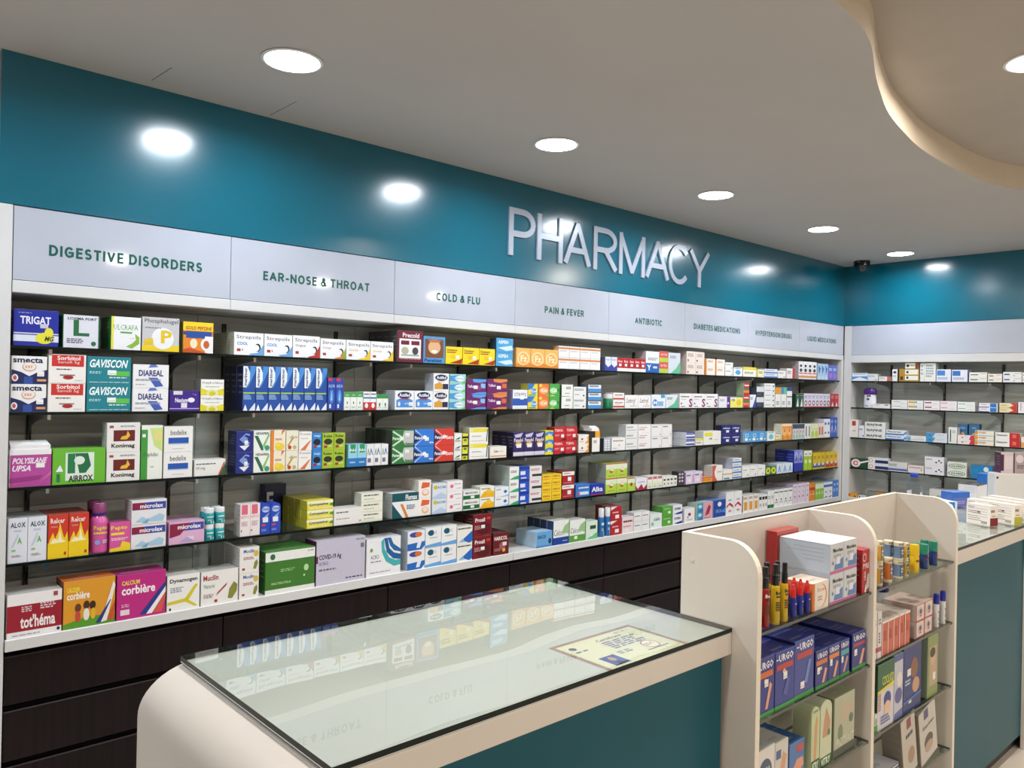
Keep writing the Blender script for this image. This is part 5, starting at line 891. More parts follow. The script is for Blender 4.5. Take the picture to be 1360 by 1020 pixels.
 ('l', 2.6279, 2.739, 0.1132, 1, 1, 2, 0.07, '', 'B 6a141a/3a0c10/4a1216;t HARICOL .08 .66 .9 .84 f4e8e0 b;e .6 .4 .2 .18 a85a5a;e .68 .2 .1 .08 d8b84a;r .6 .4 .85 .56 e8e0e8;s .1 .16 .5 .3 2 a87', 'dark brown hair vitamin carton'),
 ('l', 2.9347, 3.0578, 0.085, 1, 1, 2, 0.08, '', 'B 6aa8dc/b8d4ea/a8c8e4;t ENACOR .1 .56 .6 .78 1c3a70 b;e .85 .35 .1 .18 1c3a70;r 0 0 1 .12 4a88c0', 'low light blue tablet box'),
 ('l', 3.0618, 3.1871, 0.1324, 1, 1, 4, 0.05, '', 'B eef0ee/2c3e66/c0c8c0;r 0 0 1 .3 1f3f9a;t CelcoX .06 .38 .76 .62 445 i;p 9ac48a .55 .5 1 .4 1 .9 .7 .75;s .6 .1 .9 .16 1 bcd', 'white carton with blue foot band'),
 ('l', 3.193, 3.3203, 0.1234, 1, 1, 2, 0.05, '', 'B eef0ee/b8c4b4/b8bcb4;r 0 0 1 .3 5aa03a;t CelcoX .06 .4 .76 .64 445 i;p 9ac48a .55 .5 1 .4 1 .9 .7 .75;k .3 .12', 'white carton with leaf green foot band'),
 ('l', 3.3269, 3.4267, 0.1035, 1, 1, 1, 0.06, '', 'B d8ecdc/a8c4b0/b8ccbc;r .35 .55 .85 .75 334a3a;p 6ac48a 0 0 1 0 1 .35;e .5 .24 .1 .1 eef', 'pale mint capsule carton'),
 ('l', 3.4486, 3.5583, 0.165, 2, 1, 1, 0.05, 'pillbottle:0.0350', 'O eef0f4 2a72b4', 'tall blue capsule bottle with white cap'),
 ('l', 3.5404, 3.6399, 0.1679, 1, 2, 2, 0.06, '', 'B b8202c/8a1c24/9a3438;p f2eaea .0 .75 .6 1 0 1;s .15 .5 .7 .62 1 f0d0d0;r .4 .15 .75 .4 eee', 'red carton with white corner'),
 ('l', 3.6454, 3.7516, 0.0959, 1, 1, 1, 0.06, '', 'B f0dcde/c8a8ac/d8c8ca;s .1 .6 .9 .78 1 5a2a3a;s .1 .35 .8 .44 1 b67;r .3 .1 .6 .25 eee', 'pale pink low carton'),
 ('l', 3.7543, 3.9086, 0.1134, 2, 2, 1, 0.06, '', 'B ececee/c8c8cc/d0d0d2;s .1 .5 .8 .64 1 556;r 0 0 1 .08 ddd', 'low plain white tablet box'),
 ('l', 3.9127, 4.035, 0.0883, 1, 1, 2, 0.06, '', 'B e8f0ee/c4ccc8/d0d6d2;t calc .3 .5 .85 .75 2a8a7a b;e .2 .3 .12 .14 8ac4a4', 'pale green white calcium carton'),
 ('l', 4.0374, 4.1439, 0.1238, 1, 2, 1, 0.08, '', 'B 5aa83a/4a8a32/62a84a;s .15 .7 .8 .78 1 dff0d0;r .55 .25 .8 .5 eaf0e4', 'fresh green carton'),
 ('l', 4.1476, 4.2492, 0.1236, 1, 2, 1, 0.08, '', 'B eef0f8/c4c6d4/ccd0d8;p 1a2a90 .1 .12 1 .3 1 .05 .5 .02;t coax .15 .5 .85 .74 334 b', 'white carton with navy swoosh'),
 ('l', 4.2706, 4.3884, 0.0909, 1, 1, 1, 0.06, '', 'B f0eef0/c8c4c8/ccc;e .5 .55 .14 .12 8a3a4a;e .35 .35 .06 .06 333;s .2 .12 .8 .2 1 99a', 'white low box with small floral mark'),
 ('l', 4.4129, 4.4824, 0.1128, 1, 2, 1, 0.08, '', 'B 3a9ac0/b4c4b4/9ab4a4;e .5 .6 .3 .2 bfe8f4;p 3a5ac0 0 0 1 0 1 .3', 'teal blue narrow carton'),
 ('l', 4.4847, 4.5976, 0.1142, 1, 1, 1, 0.07, '', 'B d8a8b4/aaa/bbb;p a82a4a .2 .2 .6 .3 .8 .7 .6 .85 .4 .6;s .1 .05 .8 .1 1 868', 'pink carton with crimson ribbon figure'),
 ('l', 4.6017, 4.7535, 0.117, 1, 1, 2, 0.07, '', 'B 2048a0/7a90c4/5a7ab8;e .5 .75 .16 .14 e8eef8;t IRIX .2 .25 .7 .45 8ab8f0;p 4a8ad8 .6 .3 1 .5 1 .2', 'royal blue carton with white emblem'),
 ('l', 4.7562, 4.9631, 0.1587, 2, 1, 2, 0.07, '', 'B eeeef0/c8cacc/c4c4c4;p c8304a .1 .3 .4 .45 .9 .3 .9 .4 .5 .55 .1 .42;e .5 .18 .2 .05 d88a9a;s .3 .6 .7 .68 1 6a7ab0', 'tall white carton with red ribbon'),
 ('l', 4.9739, 5.1871, 0.1191, 3, 1, 2, 0.05, '', 'B f0ece4/888078/d8d0c8;r .2 .12 .8 .62 e0a04a;s .1 .74 .9 .9 2 866', 'white box with amber window'),
 ('l', 5.1921, 5.3084, 0.109, 3, 1, 2, 0.05, '', 'B f0f0f0/c0c0c0/ccc;r .1 .66 .9 .86 1a2a2a;e .5 .3 .2 .12 889', 'white box with black label'),
 ('l', 5.3126, 5.3993, 0.1273, 2, 1, 2, 0.06, '', 'B f0f0f0/c0c0c0/ccc;r 0 0 1 .2 2a7a3a;s .2 .5 .8 .7 2 888', 'upright white box with green foot'),
 ('l', 5.4044, 5.6814, 0.1316, 4, 1, 3, 0.06, '', 'B eef0f2/c0c0c0/8a8c90;r .1 .8 .9 .86 444;e .5 .4 .12 .06 333;s .2 .2 .8 .28 1 888', 'upright white syringe box'),
 ('l', 5.6856, 5.9439, 0.1514, 4, 1, 3, 0.06, '', 'B e2d4e6/b8a8bc/a898ac;e .5 .6 .16 .05 c8aad0;e .5 .35 .12 .05 334;s .2 .8 .8 .88 1 98a', 'upright lilac lotion box'),
 ('l', 5.9497, 6.0371, 0.142, 2, 1, 3, 0.06, '', 'B e88a2a/b86a2a/c87a3a;r 0 .6 1 .75 c8302a;s .2 .3 .8 .4 1 fda', 'upright orange box with red band'),
 ('l', 6.0435, 6.1845, 0.1356, 3, 1, 3, 0.06, '', 'B 8ac44a/8a9a6a/b89a7a;r 0 .66 1 .95 e2ead8;e .5 .4 .3 .08 c8e89a', 'upright green and white box'),
 ('l', 6.1881, 6.343, 0.1318, 2, 1, 3, 0.06, '', 'B e6ecf4/a8b4c4/8a9ab8;r 0 .7 1 .85 3a72c0;p 2a4a90 0 0 1 .1 .5 .14;e .5 .4 .12 .06 334', 'upright white box with blue upper band'),
 ('l', 6.3462, 6.451, 0.1398, 2, 1, 3, 0.06, '', 'B 3a7ad0/6a8ac0/8a9ab8;e .6 .75 .2 .06 e8f0fa;s .2 .3 .8 .5 2 cdf', 'upright sky blue box'),
 ('b1', 2.9364, 2.8083, 0.065, 1, 1, 1, 0.07, '', 'B eef2f6/ccd;p 4a9ae0 0 .15 .5 .5 1 .2 1 .6 0 .55;s .1 .8 .9 .9 1 68a', 'white carton with sky blue wave'),
 ('b1', 2.8065, 2.723, 0.0591, 1, 1, 1, 0.07, '', 'G6 e4e6e4 889 99a', 'short grey white ointment carton'),
 ('b1', 2.7167, 2.6213, 0.0379, 1, 1, 1, 0.05, '', 'G4 eee8e2 c86a4a a98', 'very low white ointment carton'),
 ('b1', 2.6108, 2.5698, 0.096, 1, 1, 1, 0.07, '', 'B f0f0f2/8a7a2a/a8962a;e .5 .75 .3 .1 333;s .2 .3 .8 .5 2 aab', 'upright white cream box with dark mark'),
 ('b1', 2.5583, 2.4043, 0.0989, 1, 1, 1, 0.1, 'bigtube', 'B b48a3a/8a5a20/a88a2a;r .3 .1 .95 .45 f0eedc;r .3 .55 .95 .95 f0eedc;e .42 .3 .06 .1 334;e .42 .74 .06 .1 334;r .06 .1 .2 .4 5a3014', 'gold haemorrhoid cream carton pair panel'),
 ('b1', 2.5131, 2.4052, 0.045, 1, 1, 1, 0.07, 'up', 'B efecd8/8a5a20/a88a2a;e .2 .5 .1 .26 334;r .72 0 1 1 8a4a20;s .36 .4 .66 .6 1 554', 'gold and white cream carton on top', 0.1017),
 ('b1', 2.3998, 2.2839, 0.1429, 1, 1, 1, 0.07, '', 'B ecebe6/ddd;r .28 0 .3 1 caa;s .06 .3 .22 .9 3 99a;s .38 .2 .9 .9 5 9aa', 'tall white carton with faint writing'),
 ('b1', 2.2805, 2.1758, 0.0955, 1, 1, 2, 0.07, '', 'B e4e8f4/8aa0d0/7a94c8;r .05 .5 .6 .9 4a84d0;s .1 .15 .9 .35 2 99b', 'white carton with sky blue title block'),
 ('b1', 2.1706, 2.061, 0.0924, 1, 1, 2, 0.07, '', 'B e4e8f4/8aa0d0/7a94c8;r .05 .5 .55 .9 3a74c4;s .1 .15 .9 .35 2 99b', 'white carton with mid blue title block'),
 ('b1', 2.0506, 1.9291, 0.0725, 1, 2, 1, 0.07, '', 'B eeede6/ccc;r .08 .4 .5 .6 334a3a;s .6 .6 .95 .75 1 99a', 'flat white ointment box with dark green title'),
 ('b1', 1.9242, 1.8308, 0.0615, 1, 2, 1, 0.07, '', 'B f0ece0/ccc;r .08 .4 .4 .62 5a4a3a;s .6 .6 .95 .75 1 99a', 'flat cream ointment box with brown title'),
 ('b1', 1.8263, 1.7068, 0.0755, 1, 2, 1, 0.07, '', 'B ececec/ccc;r .06 .4 .36 .65 3a4a9a;s .6 .6 .95 .75 1 99a;e .6 .3 .04 .1 4a6', 'flat white ointment box with indigo title'),
 ('b1', 1.7046, 1.5774, 0.0702, 1, 2, 1, 0.07, '', 'B ececec/ccc;r .06 .4 .36 .65 844;s .6 .6 .95 .75 1 99a', 'flat white ointment box at frame edge'),
 ('b2', 2.859, 2.748, 0.1653, 1, 1, 1, 0.06, 'lotion:0.0998', 'L eceef4 4a1a80', 'white lotion bottle with big purple cap'),
 ('b2', 2.7608, 2.623, 0.0368, 1, 1, 1, 0.05, 'front', 'B efeeee/ccc;r .7 .66 .9 .86 844;s .1 .6 .4 .8 1 99a', 'very low white carton before the purple bottle'),
 ('b2', 2.612, 2.4902, 0.0716, 1, 2, 1, 0.06, '', 'B f0f0ee/ccc;s .1 .5 .6 .66 1 778;s .6 .2 .9 .3 1 aaa', 'flat white ointment carton'),
 ('b2', 2.4886, 2.372, 0.072, 1, 2, 1, 0.06, '', 'B f0f0ee/ccc;r .06 .4 .5 .8 e0a83a;r .5 .4 .62 .8 5ab4b0;s .7 .3 .95 .4 1 aaa', 'flat white carton with amber and teal bar'),
 ('b2', 2.3693, 2.2516, 0.0723, 1, 2, 1, 0.06, '', 'B f4eef0/ccc;r .08 .45 .5 .7 9a2a4a;s .55 .3 .9 .4 1 a99', 'flat white carton with crimson title'),
 ('b2', 2.249, 2.1294, 0.0728, 1, 2, 1, 0.06, '', 'B f4ecee/ccc;r .06 .5 .45 .64 c86a7a;s .55 .3 .9 .4 1 a99', 'flat white carton with rose title'),
 ('b2', 2.1269, 2.0057, 0.0705, 1, 2, 1, 0.06, '', 'B eef2ee/ccc;r .06 .5 .45 .62 4a8a5a;s .5 .3 .9 .4 1 9aa', 'flat white carton with green title'),
 ('b2', 1.9805, 1.8563, 0.0663, 1, 2, 1, 0.06, '', 'B ecebf2/ccc;r .6 .06 .95 .94 2a7ac8;r 0 .0 .55 .16 3a3a8a;s .1 .55 .4 .7 1 445', 'flat white carton with bright blue square'),
 ('b2', 1.8467, 1.7314, 0.0703, 1, 2, 1, 0.06, '', 'B e8dcb0/b87a5a;p c8403a .5 0 1 0 1 1 .6 1 .8 .5;e .6 .5 .06 .14 f4f0e0;s .1 .4 .4 .6 1 a86', 'flat beige carton with red right half'),
 ('b2', 1.7269, 1.5968, 0.0794, 1, 1, 1, 0.06, '', 'B eeeef2/ccc;s .1 .2 .2 .9 6 a6a;r .3 .1 .34 .9 99b', 'white carton with lilac line print'),
 ('b3', 2.9445, 2.8752, 0.148, 1, 1, 1, 0.07, '', 'B f0e8e0/ccc;r .25 .66 .7 .92 b8402a;s .3 .3 .7 .4 1 aaa', 'upright pale carton with brick square'),
 ('b3', 2.8712, 2.8246, 0.1014, 1, 1, 1, 0.07, '', 'G6 e8eaf0 223 99a', 'short narrow white box with dark dot'),
 ('b3', 2.8222, 2.6556, 0.1349, 1, 3, 1, 0.07, '', 'B f0f1ee/ccc;t BIAFINE .1 .3 .85 .74 1a1a1a b;s .3 .1 .6 .14 1 999', 'flat white cream box with bold black title'),
 ('b3', 2.6517, 2.4914, 0.0792, 1, 2, 1, 0.06, '', 'B e6ecf6/ccd;r 0 0 .9 .26 2a70b8;t Phacergan .06 .42 .75 .78 2a2a4a bi;p 4a9ad8 .85 .1 1 .3 1 .8 .88 .5', 'flat white box with blue base and italic title'),
 ('b3', 2.508, 2.3447, 0.0422, 1, 1, 1, 0.05, 'front2', 'B e8ecee/ccc;r 0 0 .3 .9 8ac0e0;r 0 .3 .9 .4 c8a890;e .22 .4 .03 .1 223;s .5 .6 .9 .7 1 aaa', 'low white ointment carton with sky blue end'),
 ('b3', 2.3454, 2.1936, 0.0726, 1, 2, 1, 0.06, '', 'B dce4ec/bcc;p 4a9ad4 0 0 .3 0 .45 1 0 1;e .18 .5 .04 .12 1c3a7a;s .5 .5 .9 .66 1 aab', 'flat white carton with blue gradient end'),
 ('b3', 2.1866, 2.126, 0.1249, 1, 1, 1, 0.07, '', 'B e6eae6/ccc/333;r .2 .1 .32 .85 333;s .5 .6 .9 .8 2 8aa', 'upright white carton with vertical dark title'),
 ('b3', 2.1224, 2.0065, 0.0684, 1, 2, 1, 0.06, '', 'B f4e8ea/ccc;p d03a4a .7 0 1 0 1 1 .8 1;e .3 .5 .07 .12 444;s .4 .6 .65 .7 1 a88', 'flat white carton with red right end'),
 ('b3', 2.1506, 2.0823, 0.1482, 1, 1, 1, 0.05, 'back', 'B 3a78a8/2a4a6a;e .5 .3 .3 .3 e8b890;s .2 .7 .8 .85 1 8ad', 'dark blue box with hand picture'),
 ('b3', 2.072, 1.9998, 0.1521, 1, 1, 1, 0.05, 'back', 'B 3a78a8/2a4a6a;e .5 .25 .35 .3 e8b890;s .3 .7 .7 .85 1 8ad', 'dark blue box with foot picture'),
 ('b3', 2.0047, 1.8773, 0.112, 1, 3, 1, 0.06, '', 'B f0ead8/ccc;e .08 .5 .1 .4 e8982a;t VOGEX .2 .35 .6 .72 b85a3a b;r 0 .9 1 1 5ab0d8', 'flat cream gel box with orange ball'),
 ('b3', 1.8699, 1.7089, 0.1029, 1, 2, 1, 0.06, '', 'B f2f0ee/ccc;r .58 0 1 1 c02a2e;t Decacort .06 .5 .5 .8 222 b;r .7 .3 .85 .8 e86a5a', 'white and red flat cream carton'),
 ('b3', 1.7039, 1.57, 0.08, 1, 1, 1, 0.06, '', 'G8 e8a06a f0e4d0 944', 'peach and cream carton at frame edge'),
 ('b4', 2.9318, 2.7824, 0.0791, 1, 1, 1, 0.09, '', 'B 1c4a32/15402a/205a3c;e .28 .5 .26 .42 f2e8e8;e .28 .5 .16 .26 e06a78;e .28 .5 .07 .12 f8f0f0;p eef0ea .4 .4 1 .75 1 .9 .4 .6', 'dark green box with pink flower rosette'),
 ('b4', 2.7889, 2.6265, 0.097, 1, 2, 1, 0.05, '', 'B e2e6f0/ccd;r .35 .1 1 .6 1c2c5c;r 0 0 .3 1 f0eeee;e .14 .5 .1 .34 c87a8a;e .14 .5 .07 .26 f0eeee', 'flat white and navy box with ring symbol'),
 ('b4', 2.6438, 2.481, 0.0753, 1, 1, 1, 0.06, '', 'B dcdcd8/ccc;r 0 .1 1 .3 4a5ab0;s .12 .5 .6 .8 2 889;r 0 .36 1 .4 b8c4e0', 'pale grey cream carton with blue stripe'),
 ('b4', 2.4779, 2.3571, 0.0596, 1, 1, 1, 0.06, '', 'B eae2de/ccc;s .08 .6 .9 .76 1 a55;e .85 .45 .04 .08 333', 'low pale pink white carton'),
 ('b4', 2.353, 2.2116, 0.1381, 1, 2, 1, 0.07, '', 'B e9e8ee/ccd;e .75 .6 .05 .09 222;e .6 .4 .05 .09 333;e .86 .42 .04 .08 222;s .08 .6 .4 .8 2 99a', 'white carton with black dots'),
 ('b4', 2.1898, 2.0539, 0.1109, 1, 2, 1, 0.07, '', 'B e0e8dc/ccc;e .5 .46 .44 .34 1e2a20;e .5 .46 .4 .28 dce6d8;t OLFEN .2 .34 .8 .58 1e2a20 b', 'pale green box with black oval'),
 ('b4', 2.0282, 1.8828, 0.1021, 1, 1, 1, 0.07, '', 'B 1f80b8/14507a/1a6a9a;e .72 .72 .12 .18 dceaf4;e .72 .28 .12 .18 dceaf4;s .06 .4 .4 .7 3 2a90c8', 'blue carton with two white discs'),
 ('b5', 2.9518, 2.8637, 0.0307, 1, 1, 1, 0.06, '', 'B e8a01e/a86a1a/c8902a;p c8481a .1 .3 .3 .3 .3 .9 .15 .8;e .75 .3 .12 .18 444', 'amber carton with red figure'),
 ('b5', 2.8604, 2.7955, 0.0256, 1, 1, 1, 0.05, '', 'B f0f0f4/8a8c8a/8a8c8a;e .2 .5 .1 .3 222;s .36 .5 .9 .7 1 334', 'small white sticker faced box'),
 ('b5', 2.8287, 2.6642, 0.0536, 1, 1, 1, 0.07, 'back', 'B 8a908a/777;r .5 0 1 1 d8901e;e .62 .5 .1 .25 c04a1a', 'grey and amber carton behind'),
 ('b5', 2.6566, 2.5568, 0.0281, 1, 1, 1, 0.06, 'front3', 'G4 f0f0e0 8ac06a 8aa', 'low white carton with green end'),
 ('b5', 2.3108, 2.1394, 0.1362, 1, 1, 2, 0.08, '', 'B d4d6d4/b8b8b4/ccc;t Dermovan .35 .3 .85 .68 222 b;r 0 0 1 .06 222;s .05 .2 .25 .3 1 888', 'grey white carton with black title'),
 ('gA1', 1.6079, 1.6267, 0.1361, 1, 1, 1, 0.03, 'spray:0.0092', 'P 8e1218 eee', 'red antiseptic bottle half hidden by panel'),
 ('gA1', 1.6383, 1.6819, 0.1401, 1, 1, 2, 0.036, 'spray:0.0209', 'P 8e1218 eee', 'red antiseptic bottle with black cap'),
 ('gA1', 1.6843, 1.7294, 0.1397, 1, 1, 2, 0.036, 'spray:0.0212', 'P c8a81a eee', 'yellow antiseptic bottle with black cap, front'),
 ('gA1', 1.7265, 1.7636, 0.1387, 1, 1, 2, 0.036, 'spray:0.0171', 'P c8a81a eee', 'yellow antiseptic bottle with black cap beside blue bottles'),
 ('gA1', 1.7688, 1.8723, 0.0798, 3, 1, 3, 0.034, 'nozzle:0.0154', 'N 1c2a86 c81e24', 'small blue bottle with red nozzle'),
 ('gA1', 1.8681, 1.9545, 0.0696, 1, 1, 1, 0.075, '', 'B f2ebe0/e08a4a/f0e2d4;r 0 0 .12 1 e0702a;e .52 .5 .36 .42 e8905a;e .46 .5 .34 .42 f2ebe0;t Ecran .3 .66 .75 .8 c85a2a;s .3 .3 .6 .5 2 b98', 'white sunscreen box with orange arc'),
 ('gA1', 1.9585, 2.1135, 0.1564, 2, 2, 1, 0.14, '', 'B d6dbe2/aebccc/e6eaf0;r 0 0 1 .1 c86aa0;p 5a8ac0 .3 .12 .95 .12 .95 .5 .35 .3;t Mucolase .2 .7 .92 .84 222 b;s .25 .5 .8 .62 2 9aa;r .42 .3 .7 .54 eef;e .2 .36 .06 .06 5a8ac0', 'pale blue baby formula box with pink foot'),
 ('gA1', 2.1467, 2.1909, 0.1184, 1, 1, 1, 0.075, '', 'B b81c22/981418/d04044;e .3 .82 .26 .1 e8c8c8;e .3 .82 .18 .07 b81c22;t PYRE .1 .56 .95 .68 f4e4e4 b;T LESS .25 .3 .5 .5 f4e4e4 b;p c8c8c4 .5 .05 1 .1 1 .45 .7 .4;p f0eeee .3 .02 .6 0 .5 .22', 'tall red lice treatment box'),
 ('gB1', 1.6074, 1.6907, 0.1364, 1, 1, 2, 0.06, '', 'B 24348e/16226a/26368c;t URGO .2 .8 .92 .93 f2f4fa b;r .05 .85 .15 .87 fff;r .08 .66 .9 .76 d86a2a;p e8a888 .5 .12 .64 .12 .86 .5 .74 .56;e .5 .6 .08 .04 e8c8a0;r 0 0 1 .08 3a9a4a;k .45 .5', 'tall blue plaster box with orange strip'),
 ('gB1', 1.6917, 1.7842, 0.1353, 1, 1, 2, 0.06, '', 'B 2c3c94/16226a/26368c;t URGO .18 .82 .92 .95 f2f4fa b;r .05 .86 .15 .88 fff;r .08 .68 .9 .78 c03a3a;e .45 .64 .08 .04 e8c8a0;p 4a5aac .4 .25 .6 .2 .75 .5 .6 .5;r 0 0 1 .08 3a9a4a;k .4 .5', 'tall blue plaster box with red strip'),
 ('gB1', 1.7849, 1.884, 0.1424, 1, 1, 2, 0.06, '', 'B 3a4a9c/16226a/26368c;t URGO .25 .82 .95 .95 f2f4fa b;r .1 .88 .2 .9 fff;r .12 .68 .9 .78 c03a3a;p 6a8acc .5 .25 .65 .22 .85 .6 .72 .62;r 0 0 1 .08 3a9a4a;k .3 .16', 'tall blue plaster box standing proud of row'),
 ('gB1', 1.8909, 1.9599, 0.0963, 1, 1, 3, 0.05, '', 'B 1c2e84/14206a/26368c;t URGO .15 .78 .92 .93 f2f4fa b;r .06 .62 .92 .74 d8782a;p e8a888 .5 .12 .7 .12 .9 .44 .75 .5;e .4 .52 .1 .05 e8c8a0;r 0 0 1 .09 3a9a4a;k .12 .4', 'short blue plaster box with amber strip'),
 ('gB1', 1.9605, 2.025, 0.0959, 1, 1, 3, 0.05, '', 'B 1c2e84/14206a/26368c;t URGO .1 .8 .92 .95 f2f4fa b;r .06 .64 .92 .76 e0822a;p e8a888 .4 .12 .6 .12 .85 .48 .7 .55;r 0 0 1 .09 3a9a4a;k .12 .46', 'short blue plaster box with bright orange strip'),
 ('gB1', 2.0258, 2.0796, 0.095, 1, 1, 3, 0.05, '', 'B 1c2e84/14206a/26368c;t URGO .1 .8 .92 .95 f2f4fa b;r .06 .6 .92 .74 4aa8b0;p c8a898 .3 .12 .5 .12 .85 .48 .7 .55;r 0 0 1 .09 3a9a4a;k .12 .4', 'short blue plaster box with turquoise strip'),
 ('gB1', 2.0946, 2.1785, 0.1001, 1, 1, 3, 0.05, '', 'B 1c2e84/14206a/26368c;t URGO .12 .78 .95 .93 f2f4fa b;r .1 .64 .92 .72 c02a3a;p e8a888 .5 .12 .7 .12 .92 .5 .75 .5;r 0 0 1 .1 3a9a4a;k .14 .4', 'short blue plaster box with crimson strip'),
 ('gC1', 1.6154, 1.6991, 0.1347, 1, 1, 2, 0.07, '', 'B e4e2de/1c2a5a/c0c4c4;e .5 .6 .34 .22 4a5a7a;t URGO .22 .54 .76 .68 cdd b;t strips .2 .1 .8 .2 667', 'white plaster box with slate oval'),
 ('gC1', 1.7001, 1.7638, 0.1295, 1, 1, 2, 0.07, '', 'B d8d6d0/999/c8c8c0;p dca884 .2 .2 .45 .1 .9 .7 .6 .8;r .1 .7 .45 .86 4a6a9a', 'white plaster box with beige plaster picture'),
 ('gC1', 1.7657, 1.8421, 0.1076, 1, 1, 2, 0.07, '', 'B 4a78b8/2a4a84/34609c;p e8a080 .1 .3 .3 .2 .95 .4 .9 .6 .5 .6;r .5 .75 .9 .92 c84a3a', 'mid blue plaster box with finger bandage picture'),
 ('gC1', 1.8771, 1.9209, 0.1663, 1, 1, 1, 0.05, 'roundbox', 'B c8d4a8/8aa86a;p d8a070 .3 .2 .6 .2 .75 .8 .6 .86 .4 .7;r 0 0 1 .2 2a4a2a;t VITRY .1 .05 .9 .17 dfd b;s .2 .9 .8 .95 1 8a6', 'cream round topped nail kit'),
 ('gC1', 1.9243, 1.9864, 0.1691, 1, 1, 1, 0.05, 'roundbox', 'B d0d8b8/8aa86a;p c89a78 .2 .45 .8 .45 .9 .65 .5 .9 .3 .7;r 0 0 1 .16 2a4a2a;t VITRY .1 .03 .9 .14 dfd b;e .75 .5 .1 .05 3a8a5a', 'beige round topped nail kit'),
 ('gC1', 1.9988, 2.1184, 0.1588, 1, 1, 1, 0.11, '', 'B b8bcA0/8a927a/a8ac8c;e .6 .7 .22 .14 c8b49c;e .3 .4 .12 .14 7a8a6a;e .82 .56 .1 .08 5a7a5a;r 0 0 1 .16 3a463a;t PROTIFAST .08 .18 .95 .32 d8e0c8 b', 'tall sage compression stocking box'),
 ('gA2', 2.2512, 2.3096, 0.1277, 1, 2, 3, 0.03, 'tin:0.0216', 'Q d8a83a 2a4a7a', 'small honey lozenge tin stack with blue label'),
 ('gA2', 2.3148, 2.3755, 0.0716, 1, 1, 2, 0.034, 'tin:0.0219', 'Q d07a3a 2a4a8a', 'small orange lozenge tin'),
 ('gA2', 2.3822, 2.4581, 0.1074, 1, 2, 2, 0.034, 'tin:0.0267', 'Q 6a8ab0 2a3a5a', 'blue grey lozenge tin'),
 ('gA2', 2.4421, 2.4817, 0.1002, 1, 2, 2, 0.03, 'tin:0.0137', 'Q d8b84a 2a4a7a', 'narrow lozenge tin by yellow jar'),
 ('gA2', 2.5034, 2.5849, 0.0848, 1, 1, 2, 0.035, 'balm:0.0275', 'U e8c41a e8c41a e8c41a', 'bright yellow balm jar'),
 ('gA2', 2.5795, 2.7335, 0.0769, 2, 1, 2, 0.034, 'balm:0.0250', 'U 1f8a72 1c3a80 6ab84a', 'vapour rub jar with green lid'),
 ('gB2', 2.2244, 2.2795, 0.1308, 2, 1, 1, 0.09, '', 'B e6e2e4/c4b8b8/d8d4d6;s .3 .3 .7 .55 4 223;r 0 .14 1 .24 b84a4a;s .2 .7 .8 .85 2 99a', 'slim white box with red stripe'),
 ('gB2', 2.2831, 2.4834, 0.0978, 5, 1, 1, 0.12, '', 'B d0644c/a84a3a/c8b8b4;r 0 .94 1 1 eee;r 0 0 .12 1 eadcd8;s .3 .4 .8 .7 4 b04434', 'slim coral box with white edge'),
 ('gB2', 2.5274, 2.6638, 0.1024, 2, 2, 1, 0.1, '', 'B e4dad8/c8bcb8/c8b0ac;r 0 0 1 .05 b83a3a;r 0 .95 1 1 b83a3a;r 0 0 .07 1 b83a3a;r .93 0 1 1 b83a3a;e .5 .5 .32 .3 cfc4c4;e .5 .55 .14 .16 555;e .5 .3 .1 .06 b44', 'white square carton with red border'),
 ('gB2', 2.6912, 2.805, 0.1068, 2, 1, 1, 0.036, 'aerosol:0.0179', 'A 1c2aa8 e8e8ee', 'white aerosol can with dark blue cap'),
 ('gC2', 2.2449, 2.265, 0.0532, 1, 1, 1, 0.03, 'pouch', 'B dfe4dc/6a9a5a;r 0 0 1 .4 3a9a3a;e .5 .6 .3 .2 999', 'green and white sachet beside panel'),
 ('gC2', 2.2611, 2.373, 0.1863, 1, 1, 1, 0.04, '', 'B d8d8e4/1a5030/1a5a34;r 0 .6 1 1 1c6038;t COOLKID .28 .66 .98 .8 c8d04a b;p e8d83a 0 .56 1 .6 1 .66 0 .6;e .6 .42 .22 .12 2a3a8a;e .6 .28 .2 .12 e8c4a8;T KOOLKID .04 .3 .2 .56 c87a3a b;s .2 .06 .8 .2 3 6a7ab0', 'green and white cooling patch box with child picture'),
 ('gC2', 2.3743, 2.4403, 0.1892, 1, 1, 1, 0.04, '', 'B c4c8d8/7a84a8/8aa;p 5a6aa8 0 0 1 0 1 .14 .1 .1;e .6 .6 .3 .12 e8e4e4;e .5 .36 .4 .12 5a5a9a;r 0 .9 1 1 4a5aa0', 'pale violet knee support box'),
 ('gC2', 2.4421, 2.579, 0.1946, 1, 1, 1, 0.05, '', 'B 1c3478/142650/1a3060;e .7 .36 .2 .12 c89a78;e .6 .64 .2 .16 8a5a3a;s .1 .4 .4 .5 2 cde;r .2 .55 .4 .66 e8eaf0;r .3 .12 .45 .2 ddd;p 3a6ab8 0 .14 1 .2 1 .24 0 .18', 'dark blue ankle support box'),
 ('gC2', 2.6325, 2.7187, 0.1921, 1, 1, 1, 0.05, '', 'B 8a9a5a/8a9a84/7a9a4a;r .15 .18 .9 .82 b8a88a;e .5 .6 .24 .1 d8b090;e .45 .72 .26 .08 3a2a20;p c8a88a .3 .3 .7 .28 .75 .5 .3 .52;r .5 .26 .75 .38 eee', 'green belt box with model photo'),
 ('gD2', 2.4636, 2.5689, 0.1863, 1, 1, 1, 0.06, 'lean', 'B c4bfb4/8a8478/9a9488;e .6 .3 .24 .14 a88a74;r .4 .78 .7 .95 8a3a3a;s .3 .6 .8 .7 1 445', 'white knee brace box beside leaning box'),
